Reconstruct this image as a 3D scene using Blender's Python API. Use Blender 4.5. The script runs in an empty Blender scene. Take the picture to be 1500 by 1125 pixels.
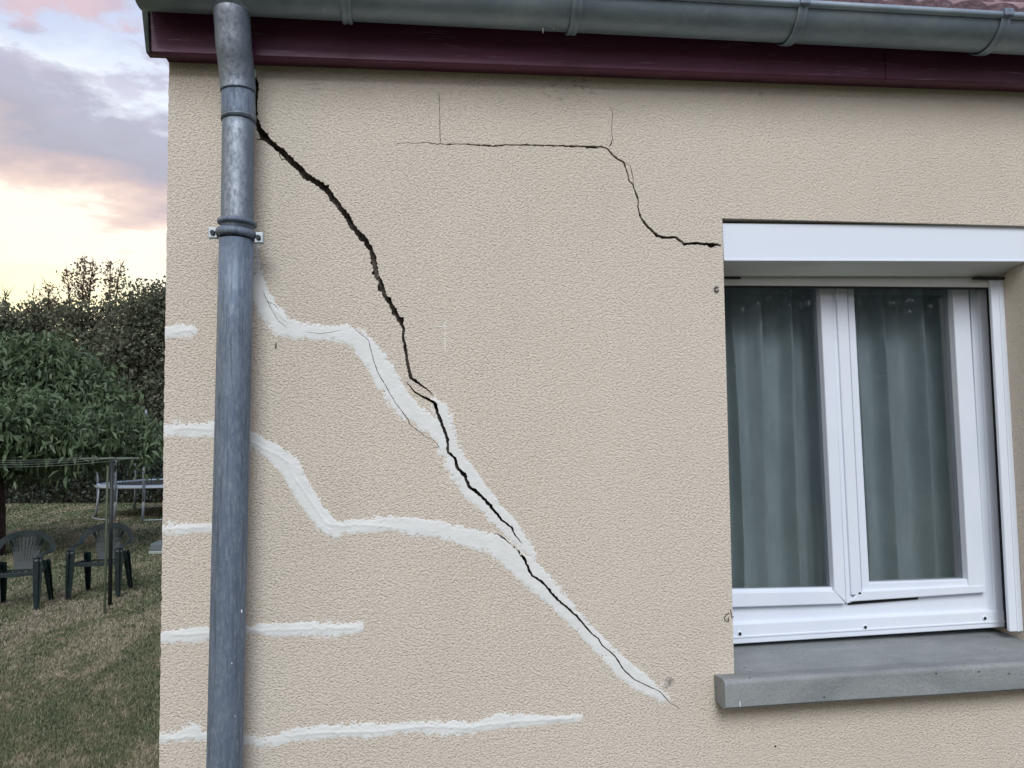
import bpy, bmesh, math, random
import numpy as np
from mathutils import Vector, Matrix, noise, geometry
random.seed(7); rng = np.random.default_rng(7)
sc = bpy.context.scene
C = sc.collection
R = math.radians

# ------------------------------------------------------------------ camera
CAM = np.array([0.0, -1.95, 1.80]); F = 1127.0
yaw, pitch, roll = R(7.18), R(3.67), R(-1.115)
fw = np.array([math.sin(yaw)*math.cos(pitch), math.cos(yaw)*math.cos(pitch), math.sin(pitch)])
rt = np.array([math.cos(yaw), -math.sin(yaw), 0.0]); up = np.cross(rt, fw)
r2 = rt*math.cos(roll)+up*math.sin(roll); u2 = -rt*math.sin(roll)+up*math.cos(roll)
cd = bpy.data.cameras.new('camera'); cam = bpy.data.objects.new('camera', cd); C.objects.link(cam)
M = Matrix.Identity(4)
for i in range(3):
    M[i][0], M[i][1], M[i][2], M[i][3] = r2[i], u2[i], -fw[i], CAM[i]
cam.matrix_world = M
cd.sensor_width = 36; cd.lens = F/1500*36; cd.clip_start = 0.05; cd.clip_end = 3000
sc.camera = cam

# ------------------------------------------------------------------ world, sun, exposure
SUN_AZ, SUN_EL = R(184), R(40.0)      # the soft main light: bright dusk sky in front of the wall, a little to the left
GLOW_AZ = R(-38)                      # where the sun went down, behind the trees
wd = bpy.data.worlds.new('World'); sc.world = wd; wd.use_nodes = True
def build_world():
    nt = wd.node_tree; N = nt.nodes; L = nt.links; N.clear()
    out = N.new('ShaderNodeOutputWorld'); bg = N.new('ShaderNodeBackground'); L.new(bg.outputs[0], out.inputs[0])
    bg.inputs['Strength'].default_value = 0.1
    sky = N.new('ShaderNodeTexSky'); sky.sky_type = 'NISHITA'; sky.sun_disc = False
    sky.sun_elevation = SUN_EL; sky.sun_rotation = SUN_AZ; sky.air_density = 1.0; sky.dust_density = 1.5
    tc = N.new('ShaderNodeTexCoord')
    def math_(op, a, b=None, c=None, clamp=False):
        n = N.new('ShaderNodeMath'); n.operation = op; n.use_clamp = clamp
        for k, v in enumerate((a, b, c)):
            if v is None: continue
            if isinstance(v, (int, float)): n.inputs[k].default_value = v
            else: L.new(v, n.inputs[k])
        return n.outputs[0]
    def noise_(vec, scale, detail=5, rough=0.55, dist=0.0):
        n = N.new('ShaderNodeTexNoise'); n.inputs['Scale'].default_value = scale; n.inputs['Detail'].default_value = detail
        n.inputs['Roughness'].default_value = rough; n.inputs['Distortion'].default_value = dist; L.new(vec, n.inputs['Vector']); return n.outputs['Fac']
    def ramp(fac, stops):
        n = N.new('ShaderNodeValToRGB'); cr = n.color_ramp; L.new(fac, n.inputs[0])
        while len(cr.elements) < len(stops): cr.elements.new(0.5)
        for e, (p, c) in zip(cr.elements, stops): e.position = p; e.color = (*c, 1)
        return n.outputs[0]
    def mix(fac, a, b):
        n = N.new('ShaderNodeMix'); n.data_type = 'RGBA'
        if isinstance(fac, (int, float)): n.inputs[0].default_value = fac
        else: L.new(fac, n.inputs[0])
        for k, v in ((6, a), (7, b)):
            if isinstance(v, tuple): n.inputs[k].default_value = (*v, 1)
            else: L.new(v, n.inputs[k])
        return n.outputs[2]
    sep = N.new('ShaderNodeSeparateXYZ'); L.new(tc.outputs['Generated'], sep.inputs[0])
    x, y, z = sep.outputs
    el = math_('MULTIPLY', math_('ARCSINE', z), 57.2958)
    az = math_('ARCTAN2', x, y)
    tilt = math_('MULTIPLY', math_('SINE', math_('ADD', az, R(22))), 12.0)
    # cloud-plane coordinates (a flat layer overhead), stretched
    zz = math_('ADD', math_('MAXIMUM', z, 0.0), 0.10)
    cx = math_('DIVIDE', x, zz); cy = math_('DIVIDE', y, zz)
    cmb = N.new('ShaderNodeCombineXYZ'); L.new(cx, cmb.inputs[0]); L.new(cy, cmb.inputs[1]); cmb.inputs[2].default_value = 3.7
    n1 = noise_(cmb.outputs[0], 1.1, 6, 0.55, 0.3)
    n2 = noise_(cmb.outputs[0], 3.2, 7, 0.55, 0.15); n4 = noise_(cmb.outputs[0], 6.5, 7, 0.6, 0.1)
    mp = N.new('ShaderNodeMapping'); mp.inputs['Location'].default_value = (4.1, 2.3, 8.0); L.new(cmb.outputs[0], mp.inputs[0])
    n3 = noise_(mp.outputs[0], 2.1, 6, 0.6, 0.2)
    wob = math_('ADD', math_('MULTIPLY', math_('SUBTRACT', n1, 0.5), 9.0), math_('MULTIPLY', math_('SUBTRACT', n2, 0.5), 10.0))
    e = math_('ADD', math_('ADD', el, tilt), wob)
    t = math_('DIVIDE', e, 60.0, clamp=True)
    S = 10.0
    def sc_(c, k=1.0): return tuple(v for v in c)
    lay = ramp(t, [(0.0, (1.0, 0.84, 0.58)), (0.13, (1.05, 0.92, 0.52)), (0.19, (0.98, 0.88, 0.62)), (0.235, (0.92, 0.80, 0.66)),
                   (0.255, (0.70, 0.54, 0.46)), (0.285, (0.50, 0.40, 0.39)), (0.32, (0.35, 0.335, 0.385)), (0.365, (0.38, 0.38, 0.45)),
                   (0.385, (0.68, 0.72, 0.78)), (0.43, (0.50, 0.55, 0.68)), (0.50, (0.42, 0.48, 0.63)), (1.0, (0.38, 0.46, 0.64))])
    away = ramp(t, [(0.0, (0.52, 0.47, 0.52)), (0.25, (0.55, 0.52, 0.60)), (0.5, (0.46, 0.50, 0.62)), (1.0, (0.38, 0.46, 0.64))])
    near = math_('MULTIPLY_ADD', math_('COSINE', math_('SUBTRACT', az, GLOW_AZ)), 0.9, 0.35, clamp=True)
    base = mix(near, away, lay)
    # small puffs, pink where thick and lavender at the rim
    hi = math_('SMOOTH_MIN', 1.0, 1.0, 0.0)
    up_ = math_('MULTIPLY_ADD', el, 1/5.0, -19.5/5.0, clamp=True)
    pf = ramp(n4, [(0.0, (0, 0, 0)), (0.46, (0, 0, 0)), (0.57, (1, 1, 1)), (1.0, (1, 1, 1))])
    pc = ramp(n3, [(0.0, (0.36, 0.37, 0.47)), (0.45, (0.40, 0.37, 0.46)), (0.58, (0.56, 0.42, 0.45)), (1.0, (0.62, 0.44, 0.44))])
    fac = math_('MULTIPLY', math_('MULTIPLY', pf, up_), 0.9)
    clouds = mix(fac, base, pc)
    vm = N.new('ShaderNodeVectorMath'); vm.operation = 'SCALE'; L.new(clouds, vm.inputs[0]); vm.inputs['Scale'].default_value = SKY_GAIN
    # clear air behind the cloud layer
    va = N.new('ShaderNodeVectorMath'); va.operation = 'ADD'; L.new(vm.outputs[0], va.inputs[0])
    vs = N.new('ShaderNodeVectorMath'); vs.operation = 'SCALE'; L.new(sky.outputs[0], vs.inputs[0]); vs.inputs['Scale'].default_value = 0.12
    L.new(vs.outputs[0], va.inputs[1])
    L.new(va.outputs[0], bg.inputs['Color'])
SKY_GAIN = 10.0
build_world()
sd = bpy.data.lights.new('sun', 'SUN'); sd.energy = 1.8; sd.angle = R(28); sd.color = (0.95, 0.975, 1.0)
sun = bpy.data.objects.new('sun', sd); C.objects.link(sun)
sdir = Vector((math.sin(SUN_AZ)*math.cos(SUN_EL), math.cos(SUN_AZ)*math.cos(SUN_EL), math.sin(SUN_EL)))
sun.rotation_euler = sdir.to_track_quat('Z', 'Y').to_euler()
vs_ = sc.view_settings; vs_.view_transform = 'Standard'; vs_.look = 'None'; vs_.gamma = 1; vs_.use_curve_mapping = False
vs_.exposure = 0.4
sc.cycles.max_bounces = 8; sc.cycles.transparent_max_bounces = 12

# ------------------------------------------------------------------ measuring: a ray of the photograph (1500 x 1125) met with a real plane
def ray(px, py): return fw*F + r2*(px-750) - u2*(py-562.5)
def P(px, py, Y=0.0):
    d = ray(px, py); return CAM + d*((Y-CAM[1])/d[1])
def G(px, py, z=0.0):
    d = ray(px, py); return CAM + d*((z-CAM[2])/d[2])
def A(px, py, dist):
    d = ray(px, py); return CAM + d/F*dist

# ------------------------------------------------------------------ materials
def mat(name, col, rough=0.6, metal=0.0, spec=0.5):
    m = bpy.data.materials.new(name); m.use_nodes = True; b = m.node_tree.nodes['Principled BSDF']
    b.inputs['Base Color'].default_value = (*col, 1); b.inputs['Roughness'].default_value = rough
    b.inputs['Metallic'].default_value = metal; b.inputs['Specular IOR Level'].default_value = spec
    return m
class NT:
    def __init__(s, m): s.m = m; s.t = m.node_tree; s.N = s.t.nodes; s.L = s.t.links; s.b = s.N['Principled BSDF']; s._o = None
    def coord(s, kind='Object', scale=(1, 1, 1), rot=(0, 0, 0)):
        tc = s.N.new('ShaderNodeTexCoord'); mp = s.N.new('ShaderNodeMapping'); mp.inputs['Scale'].default_value = scale; mp.inputs['Rotation'].default_value = rot
        s.L.new(tc.outputs[kind], mp.inputs[0]); return mp.outputs[0]
    def geo(s): return s.N.new('ShaderNodeNewGeometry')
    def pos(s, scale=(1, 1, 1), rot=(0, 0, 0)):
        g = s.N.new('ShaderNodeNewGeometry'); mp = s.N.new('ShaderNodeMapping'); mp.inputs['Scale'].default_value = scale; mp.inputs['Rotation'].default_value = rot
        s.L.new(g.outputs['Position'], mp.inputs[0]); return mp.outputs[0]
    def noise(s, v, sc_, det=4, ro=0.55, dist=0.0):
        n = s.N.new('ShaderNodeTexNoise'); n.inputs['Scale'].default_value = sc_; n.inputs['Detail'].default_value = det
        n.inputs['Roughness'].default_value = ro; n.inputs['Distortion'].default_value = dist; s.L.new(v, n.inputs['Vector']); return n.outputs['Fac']
    def vor(s, v, sc_, feat='F1', out='Distance', rnd=1.0):
        n = s.N.new('ShaderNodeTexVoronoi'); n.feature = feat; n.inputs['Scale'].default_value = sc_; n.inputs['Randomness'].default_value = rnd
        s.L.new(v, n.inputs['Vector']); return n.outputs[out]
    def ramp(s, f, stops, interp='LINEAR'):
        n = s.N.new('ShaderNodeValToRGB'); cr = n.color_ramp; cr.interpolation = interp; s.L.new(f, n.inputs[0])
        while len(cr.elements) < len(stops): cr.elements.new(0.5)
        for e, (p, c) in zip(cr.elements, stops):
            e.position = p; e.color = (c, c, c, 1) if isinstance(c, (int, float)) else (*c, 1)
        return n.outputs[0]
    def mix(s, f, a, b, mode='MIX'):
        n = s.N.new('ShaderNodeMix'); n.data_type = 'RGBA'; n.blend_type = mode
        for k, v in ((0, f), (6, a), (7, b)):
            if isinstance(v, (int, float)): n.inputs[k].default_value = v if k == 0 else (v, v, v, 1)
            elif isinstance(v, tuple): n.inputs[k].default_value = (*v, 1)
            else: s.L.new(v, n.inputs[k])
        return n.outputs[2]
    def math(s, op, a, b=None, c=None, clamp=False):
        n = s.N.new('ShaderNodeMath'); n.operation = op; n.use_clamp = clamp
        for k, v in enumerate((a, b, c)):
            if v is None: continue
            if isinstance(v, (int, float)): n.inputs[k].default_value = v
            else: s.L.new(v, n.inputs[k])
        return n.outputs[0]
    def col(s, c): s.L.new(c, s.b.inputs['Base Color'])
    def rough(s, c): s.L.new(c, s.b.inputs['Roughness'])
    def bump(s, h, dist, strength=1.0):
        n = s.N.new('ShaderNodeBump'); n.inputs['Distance'].default_value = dist; n.inputs['Strength'].default_value = strength
        s.L.new(h, n.inputs['Height'])
        if s._o: s.L.new(s._o, n.inputs['Normal'])
        s._o = n.outputs[0]; s.L.new(s._o, s.b.inputs['Normal'])

def spot_masks(t, spots):
    """sum of soft round masks at points of the wall: [(x, y, z, radius)]"""
    g = t.geo(); acc = None
    for (px, py, rad) in spots:
        p = P(px, py)
        n = t.N.new('ShaderNodeVectorMath'); n.operation = 'DISTANCE'; t.L.new(g.outputs['Position'], n.inputs[0]); n.inputs[1].default_value = tuple(p)
        m = t.math('SUBTRACT', 1.0, t.math('DIVIDE', n.outputs['Value'], rad), clamp=True)
        acc = m if acc is None else t.math('MAXIMUM', acc, m)
    return acc

m_render = mat('cream_render', (0.6, 0.54, 0.45), 0.92, spec=0.25); t = NT(m_render)
v = t.pos(); vd = t.pos((1.0, 1.0, 1.3), (0, R(-30), 0))
big = t.noise(v, 1.3, 4, 0.6); mid = t.noise(v, 7, 4, 0.6)
grain = t.noise(vd, 180, 2.5, 0.6, 0.1); grain2 = t.noise(v, 420, 2, 0.6); peb = t.vor(vd, 155, 'SMOOTH_F1')
c = t.ramp(big, [(0.3, (0.657, 0.585, 0.489)), (0.7, (0.707, 0.635, 0.535))])
c = t.mix(t.ramp(mid, [(0.3, 0.0), (0.75, 0.35)]), c, (0.63, 0.58, 0.49))
pits = t.ramp(grain, [(0.34, 1.0), (0.44, 0.0)])
c = t.mix(t.math('MULTIPLY', pits, 0.25), c, (0.36, 0.32, 0.27))
c = t.mix(t.ramp(t.noise(t.pos((1, 1, 0.35)), 2.6, 5, 0.65, 0.5), [(0.50, 0.0), (0.80, 0.45)]), c, (0.54, 0.50, 0.42))
c = t.mix(t.ramp(t.noise(v, 0.9, 2), [(0.45, 0.0), (0.75, 0.35)]), c, (0.66, 0.63, 0.56))
dirt = spot_masks(t, [(815, 132, 0.055), (850, 126, 0.06), (460, 122, 0.03), (1107, 134, 0.03)])
dm = t.math('MULTIPLY', dirt, t.ramp(t.noise(t.pos((1, 1, 2.6), (0, R(-25), 0)), 38, 5, 0.75), [(0.53, 0.0), (0.62, 0.8)]))
c = t.mix(dm, c, (0.06, 0.055, 0.05))
sm = t.math('MULTIPLY', spot_masks(t, [(981, 998, 0.015), (976, 1006, 0.008)]), 2.0, clamp=True)
c = t.mix(t.math('MULTIPLY', t.math('MULTIPLY', sm, 0.8), t.ramp(t.noise(t.pos(), 120, 3), [(0.4, 0.2), (0.6, 1.0)])), c, (0.16, 0.15, 0.15))
t.col(c)
h = t.math('ADD', t.math('MULTIPLY', t.ramp(grain, [(0.30, 0.0), (0.52, 0.8), (0.75, 1.0)]), 1.0), t.math('MULTIPLY_ADD', grain2, 0.35, t.math('MULTIPLY', peb, -0.55)))
t.bump(h, 0.0023, 1.0)

m_smooth = mat('plain_render', (0.5, 0.46, 0.40), 0.9, spec=0.25)
m_fill = mat('white_filler', (0.74, 0.745, 0.72), 0.8, spec=0.3); t = NT(m_fill)
v = t.pos((1, 1, 1.6), (0, R(20), 0))
c = t.ramp(t.noise(v, 22, 5, 0.6), [(0.3, (0.67, 0.685, 0.655)), (0.7, (0.745, 0.76, 0.74))])
at_ = t.N.new('ShaderNodeAttribute'); at_.attribute_name = 'cover'
cv = t.math('ADD', at_.outputs['Fac'], t.math('MULTIPLY_ADD', t.noise(t.pos(), 210, 3, 0.7), 1.6, -0.8), clamp=True)
c = t.mix(t.ramp(cv, [(0.30, 0.0), (0.55, 1.0)]), (0.66, 0.60, 0.50), c); t.col(c)
t.bump(t.noise(v, 130, 3, 0.5), 0.0010, 0.8); t.bump(t.noise(v, 30, 3, 0.6), 0.0012, 0.5)
m_crack = mat('broken_brick_and_mortar', (0.10, 0.09, 0.08), 0.95, spec=0.1); t = NT(m_crack)
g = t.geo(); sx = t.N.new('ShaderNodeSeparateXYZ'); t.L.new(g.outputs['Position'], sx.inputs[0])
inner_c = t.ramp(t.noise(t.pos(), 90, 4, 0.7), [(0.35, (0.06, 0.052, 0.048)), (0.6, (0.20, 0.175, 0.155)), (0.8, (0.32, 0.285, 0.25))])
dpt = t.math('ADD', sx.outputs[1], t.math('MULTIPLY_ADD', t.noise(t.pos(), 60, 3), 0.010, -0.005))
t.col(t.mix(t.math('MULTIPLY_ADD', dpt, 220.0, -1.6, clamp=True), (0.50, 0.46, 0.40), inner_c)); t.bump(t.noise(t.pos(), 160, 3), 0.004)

m_zinc = mat('weathered_zinc', (0.24, 0.29, 0.36), 0.6, 0.35, 0.4); t = NT(m_zinc)
v = t.pos((1, 1, 0.16)); v2 = t.pos()
a = t.noise(t.pos((1, 1, 0.28)), 170, 4, 0.7); b_ = t.noise(t.pos((1, 1, 0.45)), 14, 5, 0.6, 0.3); fl = t.noise(t.pos((1, 1, 0.35)), 240, 2, 0.5)
c = t.ramp(b_, [(0.28, (0.10, 0.135, 0.185)), (0.5, (0.135, 0.175, 0.235)), (0.72, (0.19, 0.235, 0.29))])
c = t.mix(t.ramp(a, [(0.45, 0.0), (0.72, 0.55)]), c, (0.30, 0.345, 0.39))
c = t.mix(t.ramp(t.noise(t.pos((1, 1, 0.05)), 120, 3, 0.6), [(0.52, 0.0), (0.66, 0.6)]), c, (0.07, 0.09, 0.12))
c = t.mix(t.ramp(fl, [(0.64, 0.0), (0.74, 0.22)]), c, (0.42, 0.47, 0.52))
t.col(c); t.rough(t.ramp(b_, [(0.3, 0.68), (0.7, 0.52)])); t.bump(a, 0.0008, 0.5)
m_zinc_highlight = mat('zinc_painted_highlight', (0.4, 0.45, 0.5), 0.55, 0.4); t = NT(m_zinc_highlight)
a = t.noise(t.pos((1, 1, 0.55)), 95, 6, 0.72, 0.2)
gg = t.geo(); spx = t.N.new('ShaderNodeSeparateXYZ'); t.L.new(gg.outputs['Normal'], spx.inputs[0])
front = t.math('MULTIPLY_ADD', spx.outputs[1], -2.6, -1.75, clamp=True)  # highlight painted into the colour where the pipe faces away from the wall
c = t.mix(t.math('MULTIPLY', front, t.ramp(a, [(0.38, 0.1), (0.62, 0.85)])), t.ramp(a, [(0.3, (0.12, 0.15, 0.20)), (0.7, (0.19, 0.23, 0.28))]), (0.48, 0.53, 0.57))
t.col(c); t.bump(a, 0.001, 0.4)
m_gutter = mat('gutter_zinc', (0.2, 0.25, 0.29), 0.5, 0.45); t = NT(m_gutter)
a = t.noise(t.pos((0.5, 1, 1)), 12, 5, 0.65, 0.6)
c = t.ramp(a, [(0.3, (0.18, 0.23, 0.275)), (0.55, (0.25, 0.31, 0.36)), (0.75, (0.33, 0.39, 0.43))])
c = t.mix(t.ramp(t.noise(t.pos(), 55, 3, 0.6), [(0.66, 0.0), (0.76, 0.5)]), c, (0.42, 0.45, 0.46)); t.col(c); t.bump(a, 0.002, 0.5)
m_steel = mat('galvanised_steel', (0.42, 0.48, 0.5), 0.4, 0.7)
m_maroon = mat('maroon_paint', (0.13, 0.03, 0.045), 0.45); t = NT(m_maroon)
a = t.noise(t.pos((0.05, 1, 1)), 110, 4, 0.7, 0.3); a2 = t.noise(t.pos((0.5, 1, 1)), 16, 4, 0.6)
c = t.ramp(t.noise(t.pos((0.3, 1, 1)), 9, 4), [(0.3, (0.095, 0.020, 0.055)), (0.7, (0.15, 0.036, 0.085))])
c = t.mix(t.ramp(a2, [(0.40, 0.0), (0.75, 0.35)]), c, (0.045, 0.014, 0.03))
c = t.mix(t.math('MULTIPLY', t.ramp(a, [(0.58, 0.0), (0.66, 0.6)]), t.ramp(a2, [(0.42, 0.0), (0.58, 1.0)])), c, (0.34, 0.22, 0.28)); t.col(c); t.bump(a, 0.0015, 0.6)
m_pvc = mat('white_pvc', (0.70, 0.755, 0.83), 0.32); t = NT(m_pvc)
t.col(t.ramp(t.noise(t.pos((1, 1, 0.6)), 6, 4), [(0.3, (0.67, 0.73, 0.81)), (0.7, (0.74, 0.79, 0.86))]))
m_alu = mat('white_lacquered_aluminium', (0.72, 0.78, 0.86), 0.35)
m_alu_grey = mat('mottled_lacquered_aluminium', (0.36, 0.38, 0.37), 0.55); t = NT(m_alu_grey)
t.col(t.ramp(t.noise(t.pos((0.25, 1, 1)), 14, 4, 0.6, 0.6), [(0.35, (0.76, 0.78, 0.78)), (0.65, (0.84, 0.86, 0.86))]))  # mottled near-white tone for the box underside and end slat
m_rubber_gap = mat('black_rubber_and_gap_shade', (0.012, 0.012, 0.014), 0.7)  # rubber parts, and the black strips that stand in for shaded gaps
m_hole = mat('dark_hole', (0.01, 0.01, 0.01), 0.9)
m_sill = mat('cast_concrete', (0.3, 0.31, 0.31), 0.85, spec=0.3); t = NT(m_sill)
v = t.pos(); a = t.noise(t.pos((0.5, 1, 1)), 9, 6, 0.65, 0.4); po = t.vor(v, 34); pn = t.noise(v, 15, 2)
c = t.ramp(a, [(0.3, (0.20, 0.218, 0.222)), (0.5, (0.255, 0.275, 0.278)), (0.75, (0.32, 0.34, 0.34))])
c = t.mix(t.ramp(t.noise(v, 130, 3, 0.6), [(0.6, 0.0), (0.8, 0.25)]), c, (0.48, 0.5, 0.5))
pm = t.math('MULTIPLY', t.ramp(po, [(0.075, 1.0), (0.115, 0.0)]), t.ramp(pn, [(0.52, 0.0), (0.56, 1.0)]))
c = t.mix(pm, c, (0.05, 0.05, 0.05)); c = t.mix(t.ramp(t.noise(v, 260, 3, 0.7), [(0.35, 0.35), (0.55, 0.0)]), c, (0.12, 0.13, 0.13)); t.col(c); t.bump(t.noise(v, 120, 5, 0.7), 0.0028, 0.8)
m_tile = mat('mauve_clay_tile', (0.16, 0.10, 0.10), 0.85); t = NT(m_tile)
c = t.ramp(t.noise(t.pos(), 30, 5, 0.65), [(0.3, (0.17, 0.11, 0.13)), (0.55, (0.27, 0.18, 0.20)), (0.75, (0.38, 0.28, 0.29))]); t.col(c); t.bump(t.noise(t.pos(), 80, 4), 0.004)
m_wood = mat('weathered_board_end', (0.03, 0.035, 0.03), 0.8); t = NT(m_wood)
t.col(t.ramp(t.noise(t.pos((1, 1, 0.4)), 60, 4, 0.7), [(0.35, (0.015, 0.018, 0.018)), (0.6, (0.035, 0.05, 0.035)), (0.75, (0.12, 0.16, 0.11))]))

m_glass = bpy.data.materials.new('window_glass'); m_glass.use_nodes = True
nt = m_glass.node_tree; nt.nodes.clear()
o_ = nt.nodes.new('ShaderNodeOutputMaterial'); mx = nt.nodes.new('ShaderNodeMixShader'); tr = nt.nodes.new('ShaderNodeBsdfTransparent')
gl = nt.nodes.new('ShaderNodeBsdfGlossy'); gl.inputs['Roughness'].default_value = 0.02; fr = nt.nodes.new('ShaderNodeFresnel'); fr.inputs['IOR'].default_value = 1.6
tr.inputs[0].default_value = (0.86, 0.885, 0.895, 1)
nt.links.new(fr.outputs[0], mx.inputs[0]); nt.links.new(tr.outputs[0], mx.inputs[1]); nt.links.new(gl.outputs[0], mx.inputs[2]); nt.links.new(mx.outputs[0], o_.inputs[0])
m_curtain = mat('sheer_grey_fabric', (0.25, 0.3, 0.3), 0.9, spec=0.1); t = NT(m_curtain)
v = t.coord('UV'); 
vo = t.N.new('ShaderNodeTexVoronoi'); vo.inputs['Scale'].default_value = 9; t.L.new(v, vo.inputs['Vector'])
petal = t.math('MULTIPLY', t.ramp(vo.outputs['Distance'], [(0.10, 1.0), (0.24, 0.0)]), t.ramp(t.noise(v, 70, 3, 0.6), [(0.46, 0.0), (0.56, 1.0)]))
stem = t.ramp(t.vor(t.coord('UV', (1, 0.6, 1), (0, 0, 0.5)), 5.0, 'DISTANCE_TO_EDGE'), [(0.003, 0.45), (0.010, 0.0)])
stem = t.math('MULTIPLY', stem, t.ramp(t.noise(v, 6, 3), [(0.48, 0.0), (0.58, 1.0)]))
wv = t.noise(t.coord('UV', (1, 30, 1)), 20, 2)
c = t.ramp(t.noise(t.coord('UV', (2.5, 0.6, 1)), 3.0, 4, 0.6), [(0.3, (0.56, 0.63, 0.64)), (0.7, (0.76, 0.83, 0.83))])
c = t.mix(t.math('MULTIPLY', t.math('MAXIMUM', petal, stem), 0.5), c, (0.88, 0.92, 0.92)); t.col(c)
tl = t.N.new('ShaderNodeBsdfTranslucent')

def leaf_mat(name, a, b, c3, back=0.35):
    m = mat(name, a, 0.55, spec=0.35); t = NT(m); g = t.geo()
    c = t.ramp(g.outputs['Random Per Island'], [(0.0, a), (0.55, b), (1.0, c3)])
    c = t.mix(t.ramp(t.noise(t.pos(), 0.9, 3), [(0.35, 0.0), (0.7, 0.6)]), c, b)
    t.col(c)
    tn = t.N.new('ShaderNodeBsdfTranslucent'); t.L.new(c, tn.inputs[0]); ms = t.N.new('ShaderNodeMixShader'); ms.inputs[0].default_value = back
    t.L.new(t.b.outputs[0], ms.inputs[1]); t.L.new(tn.outputs[0], ms.inputs[2]); t.L.new(ms.outputs[0], t.N['Material Output'].inputs[0])
    return m
m_leaf_peach = leaf_mat('long_green_leaf', (0.066, 0.108, 0.056), (0.10, 0.15, 0.078), (0.15, 0.20, 0.112), 0.25)
m_leaf_dark = leaf_mat('dark_leaf', (0.085, 0.105, 0.066), (0.13, 0.148, 0.098), (0.19, 0.18, 0.135))
m_leaf_mid = leaf_mat('olive_leaf', (0.092, 0.11, 0.068), (0.14, 0.155, 0.10), (0.20, 0.185, 0.135))
m_leaf_red = leaf_mat('rusty_leaf', (0.13, 0.09, 0.07), (0.17, 0.115, 0.09), (0.24, 0.17, 0.13))
m_leaf_hedge = leaf_mat('hedge_leaf', (0.022, 0.032, 0.022), (0.034, 0.048, 0.032), (0.05, 0.066, 0.045), 0.15)
m_bark = mat('brown_bark', (0.05, 0.04, 0.034), 0.95, spec=0.1); t = NT(m_bark)
t.col(t.ramp(t.noise(t.pos((1, 1, 0.3)), 30, 5, 0.7), [(0.35, (0.025, 0.02, 0.018)), (0.7, (0.085, 0.068, 0.058))])); t.bump(t.noise(t.pos((1, 1, 0.3)), 30, 5, 0.7), 0.02)

def lawn_colour(t):
    v = t.pos(); v2 = t.pos((1, 1, 0.0))
    n = t.noise(t.pos((1.0, 0.45, 0), (0, 0, 0.5)), 1.3, 5, 0.68, 0.9); n2 = t.noise(v2, 7, 4, 0.7, 0.4)
    f = t.math('ADD', t.math('MULTIPLY', n, 0.65), t.math('MULTIPLY', n2, 0.35))
    gp = t.geo(); wp = G(95, 915); d_ = t.N.new('ShaderNodeVectorMath'); d_.operation = 'DISTANCE'; t.L.new(gp.outputs['Position'], d_.inputs[0]); d_.inputs[1].default_value = tuple(wp)
    worn = t.math('MULTIPLY_ADD', d_.outputs['Value'], -1/1.9, 1.0, clamp=True)
    f = t.math('ADD', f, t.math('MULTIPLY_ADD', worn, 0.075, -0.045))
    return t.ramp(f, [(0.36, (0.062, 0.092, 0.042)), (0.43, (0.098, 0.128, 0.062)), (0.485, (0.15, 0.155, 0.085)), (0.535, (0.33, 0.29, 0.21)), (0.585, (0.21, 0.185, 0.125)), (0.66, (0.075, 0.10, 0.045))])
m_lawn = mat('dry_lawn', (0.1, 0.1, 0.05), 0.95, spec=0.1); t = NT(m_lawn); c = lawn_colour(t)
fine = t.noise(t.pos(), 45, 5, 0.75, 0.5)
c = t.mix(t.ramp(fine, [(0.35, 0.7), (0.6, 0.0)]), c, (0.045, 0.042, 0.024)); t.col(c); t.bump(fine, 0.03)
m_blade = mat('grass_blade', (0.1, 0.1, 0.05), 0.8, spec=0.2); t = NT(m_blade); g = t.geo(); c = lawn_colour(t)
c = t.mix(t.ramp(g.outputs['Random Per Island'], [(0.0, 0.0), (0.55, 0.05), (0.85, 0.35), (1.0, 0.7)]), c, (0.42, 0.38, 0.30))
c = t.mix(t.ramp(g.outputs['Random Per Island'], [(0.0, 0.75), (0.35, 0.2), (0.5, 0.0)]), c, (0.06, 0.085, 0.03)); t.col(c)
m_green = mat('dark_green_plastic', (0.022, 0.043, 0.042), 0.42, spec=0.35); t = NT(m_green)
t.col(t.ramp(t.noise(t.coord('Object'), 12, 4, 0.6), [(0.35, (0.003, 0.010, 0.010)), (0.7, (0.009, 0.021, 0.021))]))
m_post = mat('dark_painted_steel', (0.010, 0.015, 0.016), 0.55)
m_stake = mat('greenish_stake', (0.06, 0.08, 0.05), 0.7)
m_line = mat('grey_green_cord', (0.10, 0.13, 0.11), 0.8)
m_tramp = mat('galvanised_tube', (0.26, 0.29, 0.32), 0.45, 0.3)
m_net = mat('black_netting', (0.012, 0.014, 0.018), 0.9)
m_pad = mat('pale_blue_grey_pad', (0.32, 0.40, 0.48), 0.5)
m_box = mat('grey_green_plastic', (0.10, 0.13, 0.14), 0.6); m_box2 = mat('pale_green_plastic', (0.26, 0.30, 0.27), 0.6)
m_mark = mat('brown_ink', (0.05, 0.04, 0.035), 0.8)
m_verd = mat('pale_green_oxide', (0.42, 0.55, 0.47), 0.9)
m_chalk = mat('chalk_white', (0.78, 0.80, 0.78), 0.9)
m_int = mat('dark_interior', (0.05, 0.05, 0.05), 0.9)

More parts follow.
